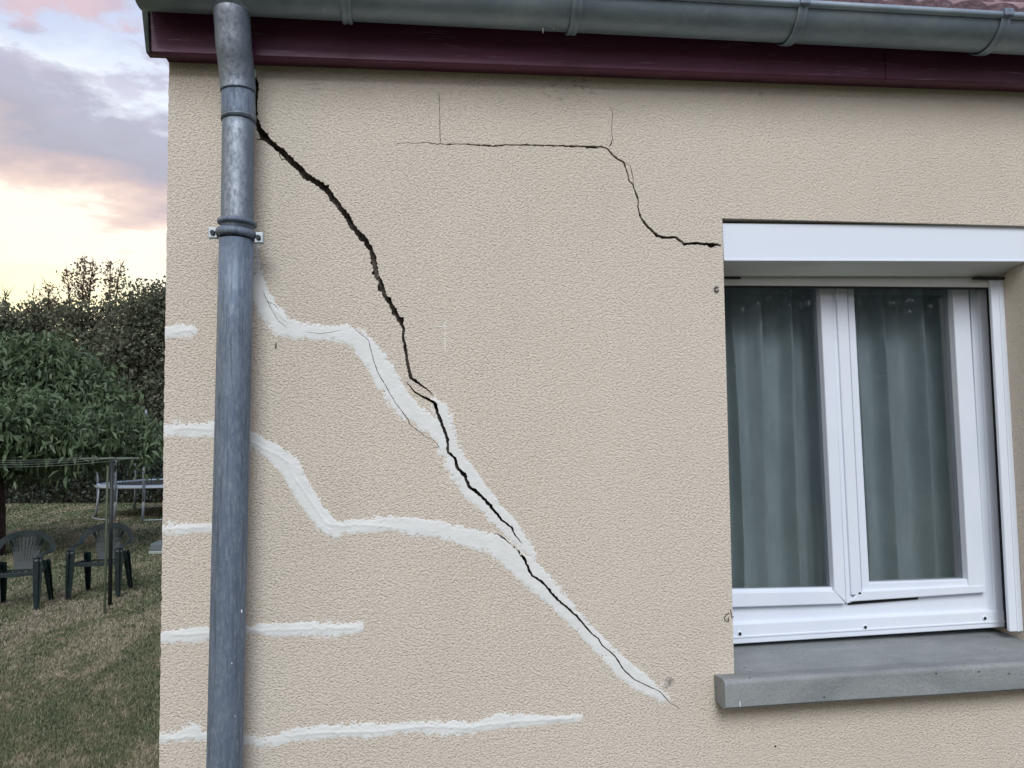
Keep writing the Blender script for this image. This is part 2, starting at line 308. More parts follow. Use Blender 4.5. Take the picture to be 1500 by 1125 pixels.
# ------------------------------------------------------------------ mesh helpers
ORG = {}
def empty(name, loc, label=None, cat=None, group=None, rz=0, kind=None):
    o = bpy.data.objects.new(name, None); C.objects.link(o); o.location = tuple(loc); o.rotation_euler = (0, 0, rz); o.empty_display_size = 0.1
    ORG[o.name] = np.array(loc, float); props(o, label, cat, group, kind); return o
def props(o, label=None, cat=None, group=None, kind=None):
    if label: o['label'] = label
    if cat: o['category'] = cat
    if group: o['group'] = group
    if kind: o['kind'] = kind
    return o
def link(name, me, m, parent=None, local=False, smooth=False):
    o = bpy.data.objects.new(name, me); C.objects.link(o)
    if m and not me.materials: me.materials.append(m)
    if parent is not None:
        o.parent = parent; ORG[o.name] = ORG[parent.name]
    else: ORG[o.name] = np.zeros(3)
    if smooth: me.polygons.foreach_set('use_smooth', [True]*len(me.polygons))
    return o
def mk(name, V, Fc, m, parent=None, local=False, smooth=False, uv=None):
    """V in world coordinates unless local."""
    V = np.asarray(V, float)
    if parent is not None and not local: V = V-ORG[parent.name]
    me = bpy.data.meshes.new(name)
    if isinstance(Fc, np.ndarray):
        k = Fc.shape[1]; me.vertices.add(len(V)); me.vertices.foreach_set('co', V.astype(np.float32).ravel())
        me.loops.add(Fc.size); me.loops.foreach_set('vertex_index', Fc.astype(np.int32).ravel())
        me.polygons.add(len(Fc)); me.polygons.foreach_set('loop_start', np.arange(0, Fc.size, k, dtype=np.int32))
        me.update(calc_edges=True); me.validate()
    else:
        me.from_pydata([tuple(v) for v in V], [], Fc)
    if uv is not None:
        l = me.uv_layers.new(name='UVMap'); idx = np.empty(len(me.loops), np.int32); me.loops.foreach_get('vertex_index', idx)
        l.data.foreach_set('uv', np.asarray(uv, np.float32)[idx].ravel())
    return link(name, me, m, parent, smooth=smooth)
def bmobj(name, bm, m, parent=None, smooth=False, angle=None, local=False):
    if parent is not None and not local: bmesh.ops.translate(bm, verts=bm.verts, vec=tuple(-ORG[parent.name]))
    bmesh.ops.recalc_face_normals(bm, faces=bm.faces)
    me = bpy.data.meshes.new(name); bm.to_mesh(me); bm.free()
    o = link(name, me, m, parent, smooth=smooth)
    return o
def hexa(bm, c8, bevel=0.0):
    """c8: front quad (4) then back quad (4), same winding"""
    vs = [bm.verts.new(tuple(p)) for p in c8]
    fs = [(0, 1, 2, 3), (7, 6, 5, 4), (0, 4, 5, 1), (1, 5, 6, 2), (2, 6, 7, 3), (3, 7, 4, 0)]
    f = [bm.faces.new([vs[i] for i in q]) for q in fs]
    if bevel > 0:
        es = list({e for q in f for e in q.edges}); bmesh.ops.bevel(bm, geom=es, offset=bevel, segments=2, affect='EDGES', profile=0.5, clamp_overlap=True)
def box(bm, lo, hi, bevel=0.0):
    x0, y0, z0 = lo; x1, y1, z1 = hi
    hexa(bm, [(x0, y0, z0), (x1, y0, z0), (x1, y0, z1), (x0, y0, z1), (x0, y1, z0), (x1, y1, z0), (x1, y1, z1), (x0, y1, z1)], bevel)
def pxprism(name, corners, Yf, Yb, m, parent, bevel=0.002):
    """member whose front outline is met at depth Yf by four rays of the photograph; same outline carried straight back to Yb"""
    f = [P(x, y, Yf) for x, y in corners]; b = [np.array([p[0], Yb, p[2]]) for p in f]
    bm = bmesh.new(); hexa(bm, f+b, bevel); return bmobj(name, bm, m, parent)
def tube_geo(path, radii, seg=12, cap=True):
    path = [np.array(p, float) for p in path]; n = len(path)
    if isinstance(radii, (int, float)): radii = [radii]*n
    V = []; Fc = []
    prev = None
    for i, p in enumerate(path):
        tt = path[min(i+1, n-1)]-path[max(i-1, 0)]; tt = tt/np.linalg.norm(tt)
        if prev is None:
            a = np.array([1, 0, 0]) if abs(tt[0]) < 0.8 else np.array([0, 1, 0])
            u = np.cross(tt, a)
        else: u = prev-tt*np.dot(prev, tt)
        u = u/np.linalg.norm(u); prev = u; w = np.cross(tt, u)
        for k in range(seg):
            an = 2*math.pi*k/seg; V.append(p+(u*math.cos(an)+w*math.sin(an))*radii[i])
    for i in range(n-1):
        for k in range(seg):
            k2 = (k+1) % seg; Fc.append((i*seg+k, i*seg+k2, (i+1)*seg+k2, (i+1)*seg+k))
    if cap: Fc.append(tuple(range(seg-1, -1, -1))); Fc.append(tuple(range((n-1)*seg, n*seg)))
    return V, Fc
def tube(name, path, radii, m, parent=None, seg=12, local=False, cap=True):
    V, Fc = tube_geo(path, radii, seg, cap)
    o = mk(name, V, Fc, m, parent, local=local)
    for p in o.data.polygons: p.use_smooth = len(p.vertices) == 4
    return o
def tubes(name, paths, m, parent=None, seg=8, local=False):
    V = []; Fc = []
    for path, rad in paths:
        v, f = tube_geo(path, rad, seg); o = len(V); V += v; Fc += [tuple(i+o for i in q) for q in f]
    ob = mk(name, V, Fc, m, parent, local=local)
    for p in ob.data.polygons: p.use_smooth = len(p.vertices) == 4
    return ob
def extrude_profile(name, prof, X0, X1, m, parent, closed=True, z_slope=0.0, nx=1, smooth=False, jitter=0):
    """prof [(y, z)] swept along X; z_slope is the fall per metre"""
    V = []; Fc = []; n = len(prof)
    for i in range(nx+1):
        X = X0+(X1-X0)*i/nx
        for (y, z) in prof: V.append((X, y, z+z_slope*(X-X0)+(noise.noise((X*3, z*7, 1.3))*jitter if jitter else 0)))
    for i in range(nx):
        for k in range(n if closed else n-1):
            k2 = (k+1) % n; Fc.append((i*n+k, i*n+k2, (i+1)*n+k2, (i+1)*n+k))
    if closed: Fc.append(tuple(range(n-1, -1, -1))); Fc.append(tuple(range(nx*n, (nx+1)*n)))
    o = mk(name, V, Fc, m, parent)
    if smooth:
        for p in o.data.polygons: p.use_smooth = len(p.vertices) == 4
    return o

# ------------------------------------------------------------------ ground
gx = 260
bm = bmesh.new()
ys = [-260, -60, -20, -8, -3, 0, 4, 8, 14, 20, 30, 60, 160, 300]; xs = [-260, -60, -30, -18, -12, -8, -5, -2, 0, 3, 8, 20, 60, 260]
grid = [[bm.verts.new((x, y, 0)) for x in xs] for y in ys]
for i in range(len(ys)-1):
    for j in range(len(xs)-1): bm.faces.new((grid[i][j], grid[i][j+1], grid[i+1][j+1], grid[i+1][j]))
props(bmobj('ground', bm, m_lawn), kind='structure')

# grass blades on the part of the lawn that can be told apart (between the house corner and the chairs)
def grass():
    n = 520000
    px = rng.uniform(-60, 262, n); py = 1260-(1260-738)*rng.uniform(0, 1, n)**1.0
    d = fw[None]*F + r2[None]*(px-750)[:, None] - u2[None]*(py-562.5)[:, None]
    s = -CAM[2]/d[:, 2]; p = CAM+d*s[:, None]
    keep = (p[:, 1] > 0.2) | (p[:, 0] < -0.7); keep &= ~((p[:, 0] > -0.66) & (p[:, 1] > -0.05)); p = p[keep]; dist = np.linalg.norm(p[:, :2]-CAM[:2], axis=1)
    n = len(p); print('blades', n)
    a = rng.uniform(0, 2*np.pi, n); lean = rng.uniform(0.4, 3.2, n); hgt = rng.uniform(0.007, 0.024, n)*(0.9+dist*0.035); w = (0.0009+0.00045*dist)*rng.uniform(0.7, 1.4, n)
    side = np.stack([np.cos(a), np.sin(a), np.zeros(n)], 1); b = a+rng.uniform(0.6, 2.4, n)
    ln = np.stack([np.cos(b)*lean, np.sin(b)*lean, np.ones(n)], 1); ln /= np.linalg.norm(ln, axis=1)[:, None]
    p[:, 2] = -0.002
    V = np.stack([p-side*w[:, None], p+side*w[:, None], p+ln*(hgt*1.6)[:, None]], 1).reshape(-1, 3)
    o = mk('grass', V, np.arange(n*3).reshape(-1, 3), m_blade); props(o, 'short dry grass and straw on the lawn', kind='stuff')
grass()

# ------------------------------------------------------------------ HOUSE
pTL, pBL = P(247.5, 97), P(233, 1125)
def cornerX(z): return pTL[0]+(pBL[0]-pTL[0])*(z-pTL[2])/(pBL[2]-pTL[2])
XL0 = cornerX(0.0)
house = empty('house', (cornerX(0), 0, 0), 'cream rendered house with stepped cracks, white filler bands and a maroon eave board', 'house')
XEND = 4.6; WTOP = 2.79; WT = 0.26
oTL = P(1058, 319.5); oBL = P(1075.5, 985)
YG = 0.11
gR_t, gR_b = P(1470, 410, YG), P(1499, 925, YG)
XR = 0.5*(gR_t[0]+gR_b[0])
zbot = oBL[2]-0.05
opening = [(oTL[0], oTL[2]), (XR, P(1520, 331)[2]), (XR, zbot), (oBL[0]+(oBL[0]-oTL[0])*0.05/(oTL[2]-oBL[2]), zbot)]

def densify(pts, step):
    out = []
    for a, b in zip(pts[:-1], pts[1:]):
        L = math.hypot(b[0]-a[0], b[1]-a[1]); n = max(1, int(L/step))
        for i in range(n):
            q = i/n; out.append(tuple(a[k]+(b[k]-a[k])*q for k in range(3)))
    out.append(tuple(pts[-1])); return out
def crack_poly(pts, seed, step=2.0):
    """photo pixels (x, y, width) -> polygon in wall metres, ragged"""
    d = densify(pts, step); n = len(d); Lf = []; Rt = []
    for i, (x, y, w) in enumerate(d):
        a = d[max(i-1, 0)]; b = d[min(i+1, n-1)]; tx, ty = b[0]-a[0], b[1]-a[1]; l = math.hypot(tx, ty) or 1; nx, ny = -ty/l, tx/l
        ja = noise.noise((x*0.16, y*0.16, seed))*min(1.0, 0.5+w*0.12)
        jb = noise.noise((x*0.33, y*0.33, seed+5)); jc = noise.noise((x*0.33, y*0.33, seed+9))
        e = 0.35+0.65*min(1, i/3, (n-1-i)/3)
        ch1 = max(0, noise.noise((x*0.11, y*0.11, seed+15))-.25)*w*1.1; ch2 = max(0, noise.noise((x*0.11, y*0.11, seed+19))-.25)*w*1.1
        wl = max(0.22, w*0.5*(1+0.5*jb)+0.3*jb+ch1)*e; wr = max(0.22, w*0.5*(1+0.5*jc)+0.3*jc+ch2)*e
        x += nx*ja; y += ny*ja
        p = P(x+nx*wl, y+ny*wl); Lf.append((p[0], p[2])); p = P(x-nx*wr, y-ny*wr); Rt.append((p[0], p[2]))
    return Lf+Rt[::-1]
CR = {
 'main': [[(372, 97, 4), (373, 110, 6), (376, 130, 6), (375, 148, 4), (374.5, 171, 4), (380, 189, 8), (386.5, 201, 12), (399, 211, 7), (413, 222, 8.5), (427, 236, 9), (445.5, 254, 9.5), (452, 261, 9.5), (464, 266, 8.5), (480, 280, 9), (489, 293, 8.5), (508, 316, 8.5), (517, 333, 8), (533, 350, 8.5), (543.5, 365, 7.5), (548.5, 385, 8), (551, 400, 8.5), (558, 415, 6.5), (563, 432, 6), (576, 452, 6.5), (587, 472, 6), (592, 482, 4), (590, 492, 3.6), (593, 507, 4.6), (596.5, 526, 4.6), (598, 539, 4.4), (602, 553, 5), (612, 561, 3.4), (624, 569, 2.2), (635, 579, 1)],
   [(374, 203, 1.2), (380, 205, 2), (386, 203, 3)], [(408, 219, 1.4), (410, 228, 1.4), (413, 234, 1.6), (421, 234, 1.2)]],
 'mid': [[(599.5, 557.5, 1), (596.5, 561, 1.2), (608, 575, 2.2), (619, 581, 3.2), (629, 586, 4), (638, 592, 5), (642, 607, 4.4), (648, 624, 4.4), (656, 644, 4.4), (656, 663, 4.4), (667, 670.5, 3.6), (669.5, 684, 4.4), (682, 699, 5), (687, 713, 4.4), (699, 721.5, 4.4), (714, 736, 4.4), (734, 761, 3.4), (749, 772.5, 2.4), (754, 783, 1.8), (765, 797, 1)]],
 'low': [[(724, 780, .7), (733, 785, 1.5), (757, 804, 3), (767, 817, 4), (772, 827, 3.2), (779, 843, 3.2), (795, 853, 3.2), (815, 877, 3.6), (833, 892, 3), (845, 903, 3), (860, 921, 2.6), (868, 929, 2), (876, 935, 2), (881, 944, 1.8), (900, 960, 1.8), (913, 980, 1.6), (929, 995, 1.5), (953, 1007, 1.4), (967, 1013, 1.2), (980, 1028, 1), (997, 1039, .7)]],
 'upper': [[(578, 211, .6), (598, 209, .8), (606, 210, .9), (625, 208, 1.1), (640, 211, 1.4), (680, 211, 1.5), (722, 214, 2.2), (740, 212, 1.7), (800, 213, 2.2), (880, 215, 2.6), (890, 218, 2.4), (893, 222, 2.8), (905, 233, 3), (913, 237, 2.8), (918, 250, 1.8), (921, 263, 1.7), (927, 270, 2.2), (932, 285, 2.2), (935, 296, 2), (935, 305, 1.8), (938, 318, 3), (945, 328, 3.5), (955, 338, 4), (963, 346, 5), (975, 348, 3.8), (990, 348, 3.6), (1002, 357, 4.5), (1020, 356, 3.8), (1040, 358, 4.4), (1056.5, 359, 5)],
   [(912, 237, 1), (923, 242, .9), (927, 258, .9), (928, 270, .9)], [(643, 135, .8), (644, 160, .7), (645, 211, 1)], [(893, 153, .6), (897, 165, .7), (896, 190, .7), (897, 205, .8), (892, 216, 1.4)]],
 'hair': [[(518, 480, .6), (527, 488, .7), (540, 498, .9), (545, 520, .9), (553, 545, .9), (566, 567, .9), (578, 588, .9), (590, 604, .9), (598, 615, .9), (600, 621, .9), (615, 633, .9), (625, 641, .9), (632, 642, .8), (640, 650, .7), (646, 660, .6)], [(384, 424, .6), (392, 441, .7), (397, 452, .6), (408, 470, .6), (421, 481, .5)], [(446, 486, .5), (470, 489, .6), (500, 484, .5)], [(388, 441, .5), (402, 446, .6), (409, 455, .5)]],
 'notch': [[(258, 590, 1), (262, 600, 1.2)]],
}
crack_labels = {'main': 'widest black crack running down from behind the downpipe', 'mid': 'middle black crack through the upper filler band',
  'low': 'thinning crack running down the lower filler band', 'upper': 'stepped crack between the eave and the window corner', 'hair': 'hairline crack inside the upper filler band'}
CR.pop('notch')
crack_polys = {k: [crack_poly(p, 3.0+11*i+len(k)) for i, p in enumerate(v)] for k, v in CR.items()}

def in_poly(pts, poly):
    x, y = pts[:, 0], pts[:, 1]; ins = np.zeros(len(pts), bool); q = np.array(poly); j = len(q)-1
    bb = (x > q[:, 0].min()) & (x < q[:, 0].max()) & (y > q[:, 1].min()) & (y < q[:, 1].max()); idx = np.nonzero(bb)[0]; X, Y = x[idx], y[idx]; r = np.zeros(len(idx), bool)
    for i in range(len(q)):
        c_ = ((q[i, 1] > Y) != (q[j, 1] > Y)) & (X < (q[j, 0]-q[i, 0])*(Y-q[i, 1])/((q[j, 1]-q[i, 1]) or 1e-12)+q[i, 0]); r ^= c_; j = i
    ins[idx] = r; return ins
def cdt(polys, extra=()):
    pts = []; ed = []
    for q in polys:
        o = len(pts); pts += [Vector(p) for p in q]; ed += [(o+i, o+(i+1) % len(q)) for i in range(len(q))]
    pts += [Vector(p) for p in extra]
    v, e, f, *_ = geometry.delaunay_2d_cdt(pts, ed, [], 0, 1e-6)
    V = np.array([(a.x, a.y) for a in v]); T = np.array([tuple(t_) for t_ in f if len(t_) == 3]); return V, T

# front face of the wall with the window opening and the cracks cut right through the render
outline = [(cornerX(0), 0.0), (XEND, 0.0), (XEND, WTOP), (cornerX(WTOP), WTOP)]
zz_ = np.linspace(WTOP, 0, 260)[1:-1]
outline += [(cornerX(z)+0.0022*noise.noise((z*55, 0, 2))+0.0014*noise.noise((z*160, 0, 7)), z) for z in zz_]
allc = [p for v in crack_polys.values() for p in v]
V, T = cdt([outline, opening]+allc)
cen = V[T].mean(1)
incr = np.zeros(len(T), bool)
which = np.full(len(T), -1)
keys = list(crack_polys)
for ki, k in enumerate(keys):
    for p in crack_polys[k]:
        r = in_poly(cen, p); which[r & (which < 0)] = ki; incr |= r
isopen = in_poly(cen, opening); isin = in_poly(cen, outline)
wallT = T[isin & ~isopen & ~incr]
nV = len(V); V3 = [(a, 0.0, b) for a, b in V]; Fc = []
def orient(tri):
    a, b, c = V[tri[0]], V[tri[1]], V[tri[2]]; s = (b[0]-a[0])*(c[1]-a[1])-(b[1]-a[1])*(c[0]-a[0]); return tuple(tri) if s > 0 else (tri[0], tri[2], tri[1])
Fc = [orient(t_) for t_ in wallT.tolist()]
# reveals and the left return as part of the same wall
def strip(pts2, Y1, close=True):
    global V3, Fc
    o = len(V3); n = len(pts2); V3 += [(a, 0.0, b) for a, b in pts2]+[(a, Y1, b) for a, b in pts2]
    for i in range(n if close else n-1):
        j = (i+1) % n; Fc.append((o+i, o+j, o+n+j, o+n+i))
strip(opening, WT)
left_edge = [(cornerX(WTOP), WTOP)]+outline[4:]+[(cornerX(0), 0)]
strip(left_edge[::-1], 6.0, False)
wall = mk('wall', V3, Fc, m_render, house)
# other three walls, simple
bm = bmesh.new(); box(bm, (XL0+0.25, 5.8, 0), (XEND, 6.0, WTOP)); box(bm, (XEND, 0.0, 0), (XEND+0.25, 6.0, WTOP)); bmobj('back_wall', bm, m_smooth, house)
bm = bmesh.new(); box(bm, (XL0+0.3, WT+0.002, 0.02), (oBL[0]-0.35, WT+0.1, WTOP)); box(bm, (XR+0.3, WT+0.002, 0.02), (XEND-.01, WT+0.1, WTOP))
box(bm, (XL0+0.3, WT+1.6, 0.02), (XEND-0.01, WT+1.7, WTOP)); box(bm, (XL0+0.3, WT+0.1, WTOP-0.1), (XEND-.01, WT+1.6, WTOP-0.02)); box(bm, (XL0+0.3, WT+0.1, 0.02), (XEND-.01, WT+1.6, 0.06))
bmobj('room_lining', bm, m_int, house)
# crack liners: side faces down to a rough bottom
for ki, k in enumerate(keys):
    tri = T[which == ki]
    if not len(tri): continue
    cnt = {}
    for a, b, c_ in tri.tolist():
        for e in ((a, b), (b, c_), (c_, a)): cnt.setdefault(tuple(sorted(e)), []).append(e)
    used = sorted(set(tri.ravel().tolist())); ix = {u: i for i, u in enumerate(used)}; n = len(used)
    dp = {u: 0.030+0.014*noise.noise((V[u][0]*30, V[u][1]*30, 4.0)) for u in used}
    VV = [(V[u][0], 0.0, V[u][1]) for u in used]+[(V[u][0]+0.003*noise.noise((V[u][0]*60, V[u][1]*60, 8)), dp[u], V[u][1]+0.002) for u in used]
    FF = [tuple(ix[u]+n for u in orient(t_)) for t_ in tri.tolist()]
    for e in cnt.values():
        if len(e) == 1: a, b = e[0]; FF.append((ix[a], ix[b], ix[b]+n, ix[a]+n))
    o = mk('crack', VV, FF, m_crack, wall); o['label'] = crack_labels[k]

# ------------------------------------------------------------------ filler bands
def seg_dist(pts, line):
    """signed: half width at nearest place minus distance (px), pts Nx2, line [(x, y, w)]"""
    best = np.full(len(pts), -1e9); 
    L = np.array(line, float)
    for a, b in zip(L[:-1], L[1:]):
        d = b[:2]-a[:2]; tt = np.clip(((pts-a[:2])@d)/(d@d), 0, 1); q = a[:2]+tt[:, None]*d; w = a[2]+(b[2]-a[2])*tt
        best = np.maximum(best, w-np.linalg.norm(pts-q, axis=1))
    return best
def fil(name, label, bands, ridges, seed, cut=(), thick=0.0011):
    allp = np.array([p[:2] for b in bands for p in b]); lo = allp.min(0)-30; hi = allp.max(0)+30
    st = 1.8
    gx, gy = np.meshgrid(np.arange(lo[0], hi[0], st), np.arange(lo[1], hi[1], st)); g = np.stack([gx.ravel(), gy.ravel()], 1)
    g += rng.uniform(-0.45, 0.45, g.shape)
    sd_ = np.max([seg_dist(g, b) for b in bands], axis=0); g = g[sd_ > -10.5]
    W = [P(x, y) for x, y in g]; ex = [(w[0], w[2]) for w in W]
    lim = [w for w in ex if w[0] > cornerX(w[1])+0.001]
    polys = [p for k in cut for p in crack_polys[k]]
    # corner edge points so that bands reach the very corner
    ce = []
    for b in bands:
        for (x, y, w) in b[:1]:
            if x < 255:
                for yy in np.arange(y-w-6, y+w+6, 2): z = P(x, yy)[2]; ce.append((cornerX(z)-0.0004, z))
    V, T = cdt(polys, lim+ce)
    cen = V[T].mean(1)
    # back to photo pixels for the masks
    def topx(xz):
        w = np.stack([xz[:, 0], np.zeros(len(xz)), xz[:, 1]], 1)-CAM; zc = w@fw; return np.stack([750+F*(w@r2)/zc, 562.5-F*(w@u2)/zc], 1)
    cp = topx(cen); ok = np.max([seg_dist(cp, b) for b in bands], axis=0) > -9.5
    for p in polys: ok &= ~in_poly(cen, p)
    vp = topx(V); sdv = np.max([seg_dist(vp, b) for b in bands], axis=0)
    nz = np.array([noise.fractal((x*0.09, y*0.09, seed), 1.0, 2.0, 3)*3.6+noise.noise((x*0.42, y*0.42, seed+3))*6.5+noise.noise((x*0.8, y*0.8, seed+5))*3.5+noise.noise((x*0.035, y*0.035, seed+8))*2.6 for x, y in vp])
    amp = np.array([0.45+1.1*max(0, min(1, 0.5+1.4*noise.noise((x*0.022, y*0.022, seed+31)))) for x, y in vp])
    s_ = sdv+nz*amp+1.0
    h = -0.0012+(thick+0.0012)*np.clip((s_+1.2)/6.0, 0, 1)**0.8
    tex = np.array([noise.noise((x*0.05, y*0.11, seed+20))*0.5+noise.noise((x*0.16, y*0.3, seed+23))*0.35 for x, y in vp])
    h += np.where(s_ > 0, tex*0.0006, 0)
    for r_ in ridges:
        L = [(x, y, 0) for x, y in r_]; d = -seg_dist(vp+np.stack([nz*0, np.array([noise.noise((x*0.09, 3, seed))*3.0 for x, y in vp])], 1), L)
        h += np.where(s_ > 0, 0.0013*np.exp(-(d/1.5)**2), 0)
    VV = [(a, -hh, b) for (a, b), hh in zip(V, h)]
    def ori(t_):
        a, b, c_ = V[t_[0]], V[t_[1]], V[t_[2]]; s = (b[0]-a[0])*(c_[1]-a[1])-(b[1]-a[1])*(c_[0]-a[0]); return tuple(t_) if s > 0 else (t_[0], t_[2], t_[1])
    keep = T[ok]; keep = keep[(h[keep].max(1) > -0.0011)]
    o = mk('filler_band', VV, [ori(t_) for t_ in keep.tolist()], m_fill, wall, smooth=True); o['label'] = label
    at = o.data.attributes.new('cover', 'FLOAT', 'POINT')
    thin = np.array([noise.noise((x*0.03, y*0.05, seed+40)) for x, y in vp])
    at.data.foreach_set('value', np.clip(s_/4.5, 0, 1.6).astype(np.float32)+np.where(s_ > 3, np.clip(0.7-2.2*np.maximum(thin-.22, 0), -.2, .7), 0).astype(np.float32))
fil('a', 'upper band of white filler stepping down from the downpipe', [[(374, 352, 4), (376, 385, 6), (378, 415, 10), (384, 438, 15), (397, 458, 16), (412, 478, 16), (440, 487, 13), (480, 487, 12), (510, 489, 14), (530, 502, 16), (545, 522, 18), (560, 545, 18), (574, 568, 18), (590, 592, 17), (607, 606, 15), (625, 620, 13), (643, 632, 14)],
     [(636, 586, 6), (645, 600, 11), (652, 620, 14), (656, 645, 15), (663, 668, 17), (677, 693, 19), (695, 718, 18), (715, 738, 15), (733, 758, 14), (750, 776, 13), (768, 799, 10), (780, 812, 7)]], [[(386, 430), (400, 452), (420, 470)]], 1.0, ('hair', 'mid', 'main'))
fil('b', 'middle band of white filler from the wall corner to the sill', [[(244, 629, 9), (262, 630, 10), (290, 630, 11), (316, 627, 14), (345, 632, 11), (365, 641, 10), (380, 652, 12), (400, 664, 14), (420, 679, 15), (433, 700, 16), (446, 724, 15), (460, 745, 14), (475, 765, 14), (490, 776, 13), (510, 772, 10), (545, 770, 11), (590, 768, 12), (640, 775, 13), (680, 787, 14), (720, 796, 16), (745, 812, 18), (768, 832, 20), (790, 852, 17), (812, 876, 14), (840, 905, 12), (870, 936, 12), (895, 962, 13), (925, 990, 15), (950, 1006, 13), (970, 1021, 9)]],
    [[(258, 628), (280, 627), (318, 630)], [(364, 645), (385, 656), (410, 668), (424, 678), (427, 692), (440, 712), (452, 728), (465, 748), (479, 767), (500, 771), (530, 768), (575, 773)]], 14.0, ('low', 'mid'))
fil('c', 'short dab of filler highest on the wall corner', [[(244, 487, 10), (268, 485, 10), (286, 483, 5)]], [[(255, 486), (280, 484)]], 21.0)
fil('d', 'thin filler band left of the downpipe below the middle band', [[(236, 774, 7), (270, 774, 8), (310, 773, 7), (330, 773, 5)]], [[(245, 775), (300, 772)]], 31.0)
fil('e', 'short horizontal filler band crossing behind the downpipe', [[(234, 934, 8), (262, 932, 11), (285, 930, 11), (310, 928, 10), (340, 926, 8), (370, 922, 8), (400, 923, 10), (440, 921, 11), (490, 923, 11), (526, 919, 8)]], [[(250, 930), (275, 929), (306, 927)], [(366, 924), (395, 923), (425, 922), (470, 920), (520, 920)]], 41.0)
fil('f', 'lowest long horizontal filler band', [[(232, 1083, 7), (262, 1078, 9), (285, 1071, 12), (290, 1078, 9), (305, 1079, 8), (340, 1083, 8), (370, 1087, 8), (400, 1086, 9), (440, 1075, 11), (500, 1070, 10), (550, 1070, 10), (600, 1065, 8), (650, 1067, 11), (690, 1067, 10), (730, 1057, 11), (790, 1055, 9), (850, 1051, 5)]], [[(245, 1083), (285, 1078)], [(420, 1078), (470, 1073), (540, 1072), (620, 1064), (680, 1066), (760, 1056), (840, 1052)]], 51.0)

# faint white chalk tick, the screw eye, ink marks and the plug hole
def wall_stroke(name, pts, w, m, parent, Yoff=-0.0012, label=None):
    V = []; Fc = []
    d = [(x, y, w) for x, y in pts]
    for i, (x, y, _) in enumerate(d):
        a = d[max(i-1, 0)]; b = d[min(i+1, len(d)-1)]; tx, ty = b[0]-a[0], b[1]-a[1]; l = math.hypot(tx, ty) or 1; nx, ny = -ty/l*w/2, tx/l*w/2
        p, q = P(x+nx, y+ny), P(x-nx, y-ny)
        for r_ in (p, q):
            V.append((r_[0], Yoff, r_[2]))
        for r_ in (q, p):
            V.append((r_[0], 0.001, r_[2]))
    for i in range(len(d)-1):
        for k in range(4): Fc.append((i*4+k, i*4+(k+1) % 4, i*4+4+(k+1) % 4, i*4+4+k))
    Fc += [(0, 1, 2, 3), tuple((len(d)-1)*4+k for k in (3, 2, 1, 0))]
    o = mk(name, V, Fc, m, parent)
    if label: o['label'] = label
    return o
wall_stroke('ink_mark', [(1068, 898), (1064, 900), (1061, 905), (1062, 909), (1066, 910), (1067, 904), (1067, 911)], 1.1, m_mark, wall)
wall_stroke('ink_mark', [(404.5, 503), (404, 511)], 1.8, m_mark, wall); wall_stroke('ink_mark', [(1070, 893), (1072, 905), (1074.5, 903)], 1.0, m_mark, wall)
wall_stroke('chalk_tick', [(652, 472), (651.6, 483)], 1.1, m_chalk, wall, -0.0006); wall_stroke('chalk_tick', [(651.5, 487), (652, 515)], 1.0, m_chalk, wall, -0.0006); wall_stroke('chalk_tick', [(634, 478), (650, 479)], 0.7, m_chalk, wall, -0.0006)
pc = P(1049, 424)
tube('screw_eye', [(pc[0]+0.0055*math.cos(a), -0.004, pc[2]+0.0065*math.sin(a)) for a in np.linspace(0.6, 6.0, 16)], 0.0016, m_post, house, 6)
bm = bmesh.new(); pc = P(1135.5, 1093); bmesh.ops.create_cone(bm, cap_ends=True, segments=12, radius1=0.0022, radius2=0.0022, depth=0.003, matrix=Matrix.Translation((pc[0], -0.0005, pc[2])) @ Matrix.Rotation(R(90), 4, 'X')); bmobj('plug_hole', bm, m_hole, wall)

# ------------------------------------------------------------------ window sill
pb = P(1047, 1025)
lo_, hi_ = -0.3, 0.0
for _ in range(40):
    md = (lo_+hi_)/2
    if P(1063, 1040, md)[0] > pb[0]: lo_ = md if False else lo_; 
    # X grows as the plane goes back, so bisect on X
    if P(1063, 1040, md)[0] > pb[0]: hi_ = md
    else: lo_ = md
YS = max(-0.12, min(-0.02, (lo_+hi_)/2)); print('sill front', YS, 'D')
zf_b = P(1063, 1040, YS)[2]; zf_t = P(1063, 999, YS)[2]; zw = P(1047, 988, 0)[2]; zb = P(1075, 948, 0.185)[2]
print('sill z', zf_b, zf_t, zw, zb)
slp = (P(1500, 1011.5, YS)[2]-zf_b)/(P(1500, 1011.5, YS)[0]-pb[0]); print('sill slope', slp)
SX1 = XR+0.055
prof = [(YS, zf_b+0.006), (YS+0.006, zf_b), (-0.0005, zf_b), (-0.0005, zw), (YS+0.012, zf_t+0.0035), (YS+0.005, zf_t+0.001), (YS+0.001, zf_t-0.003), (YS, zf_t-0.007)]
sill = extrude_profile('window_sill', prof, pb[0], SX1, m_sill, house, True, slp, 30, smooth=False, jitter=0.0012)
prof = [(-0.0005, zw-0.04), (-0.0005, zw), (0.10, 0.5*(zw+zb)+0.002), (0.20, zb), (0.25, zb), (0.25, zw-0.04)]
inner = extrude_profile('sill_bed', prof, oBL[0]-0.002, XR+0.01, m_sill, sill, True, slp, 8, jitter=0.0008)
wall_stroke_p = P(1084, 1031, YS)
bm = bmesh.new(); box(bm, (wall_stroke_p[0]-0.001, YS-0.0008, wall_stroke_p[2]-0.007), (wall_stroke_p[0]+0.001, YS+0.002, wall_stroke_p[2]+0.007)); bmobj('paint_drip', bm, m_pvc, sill)

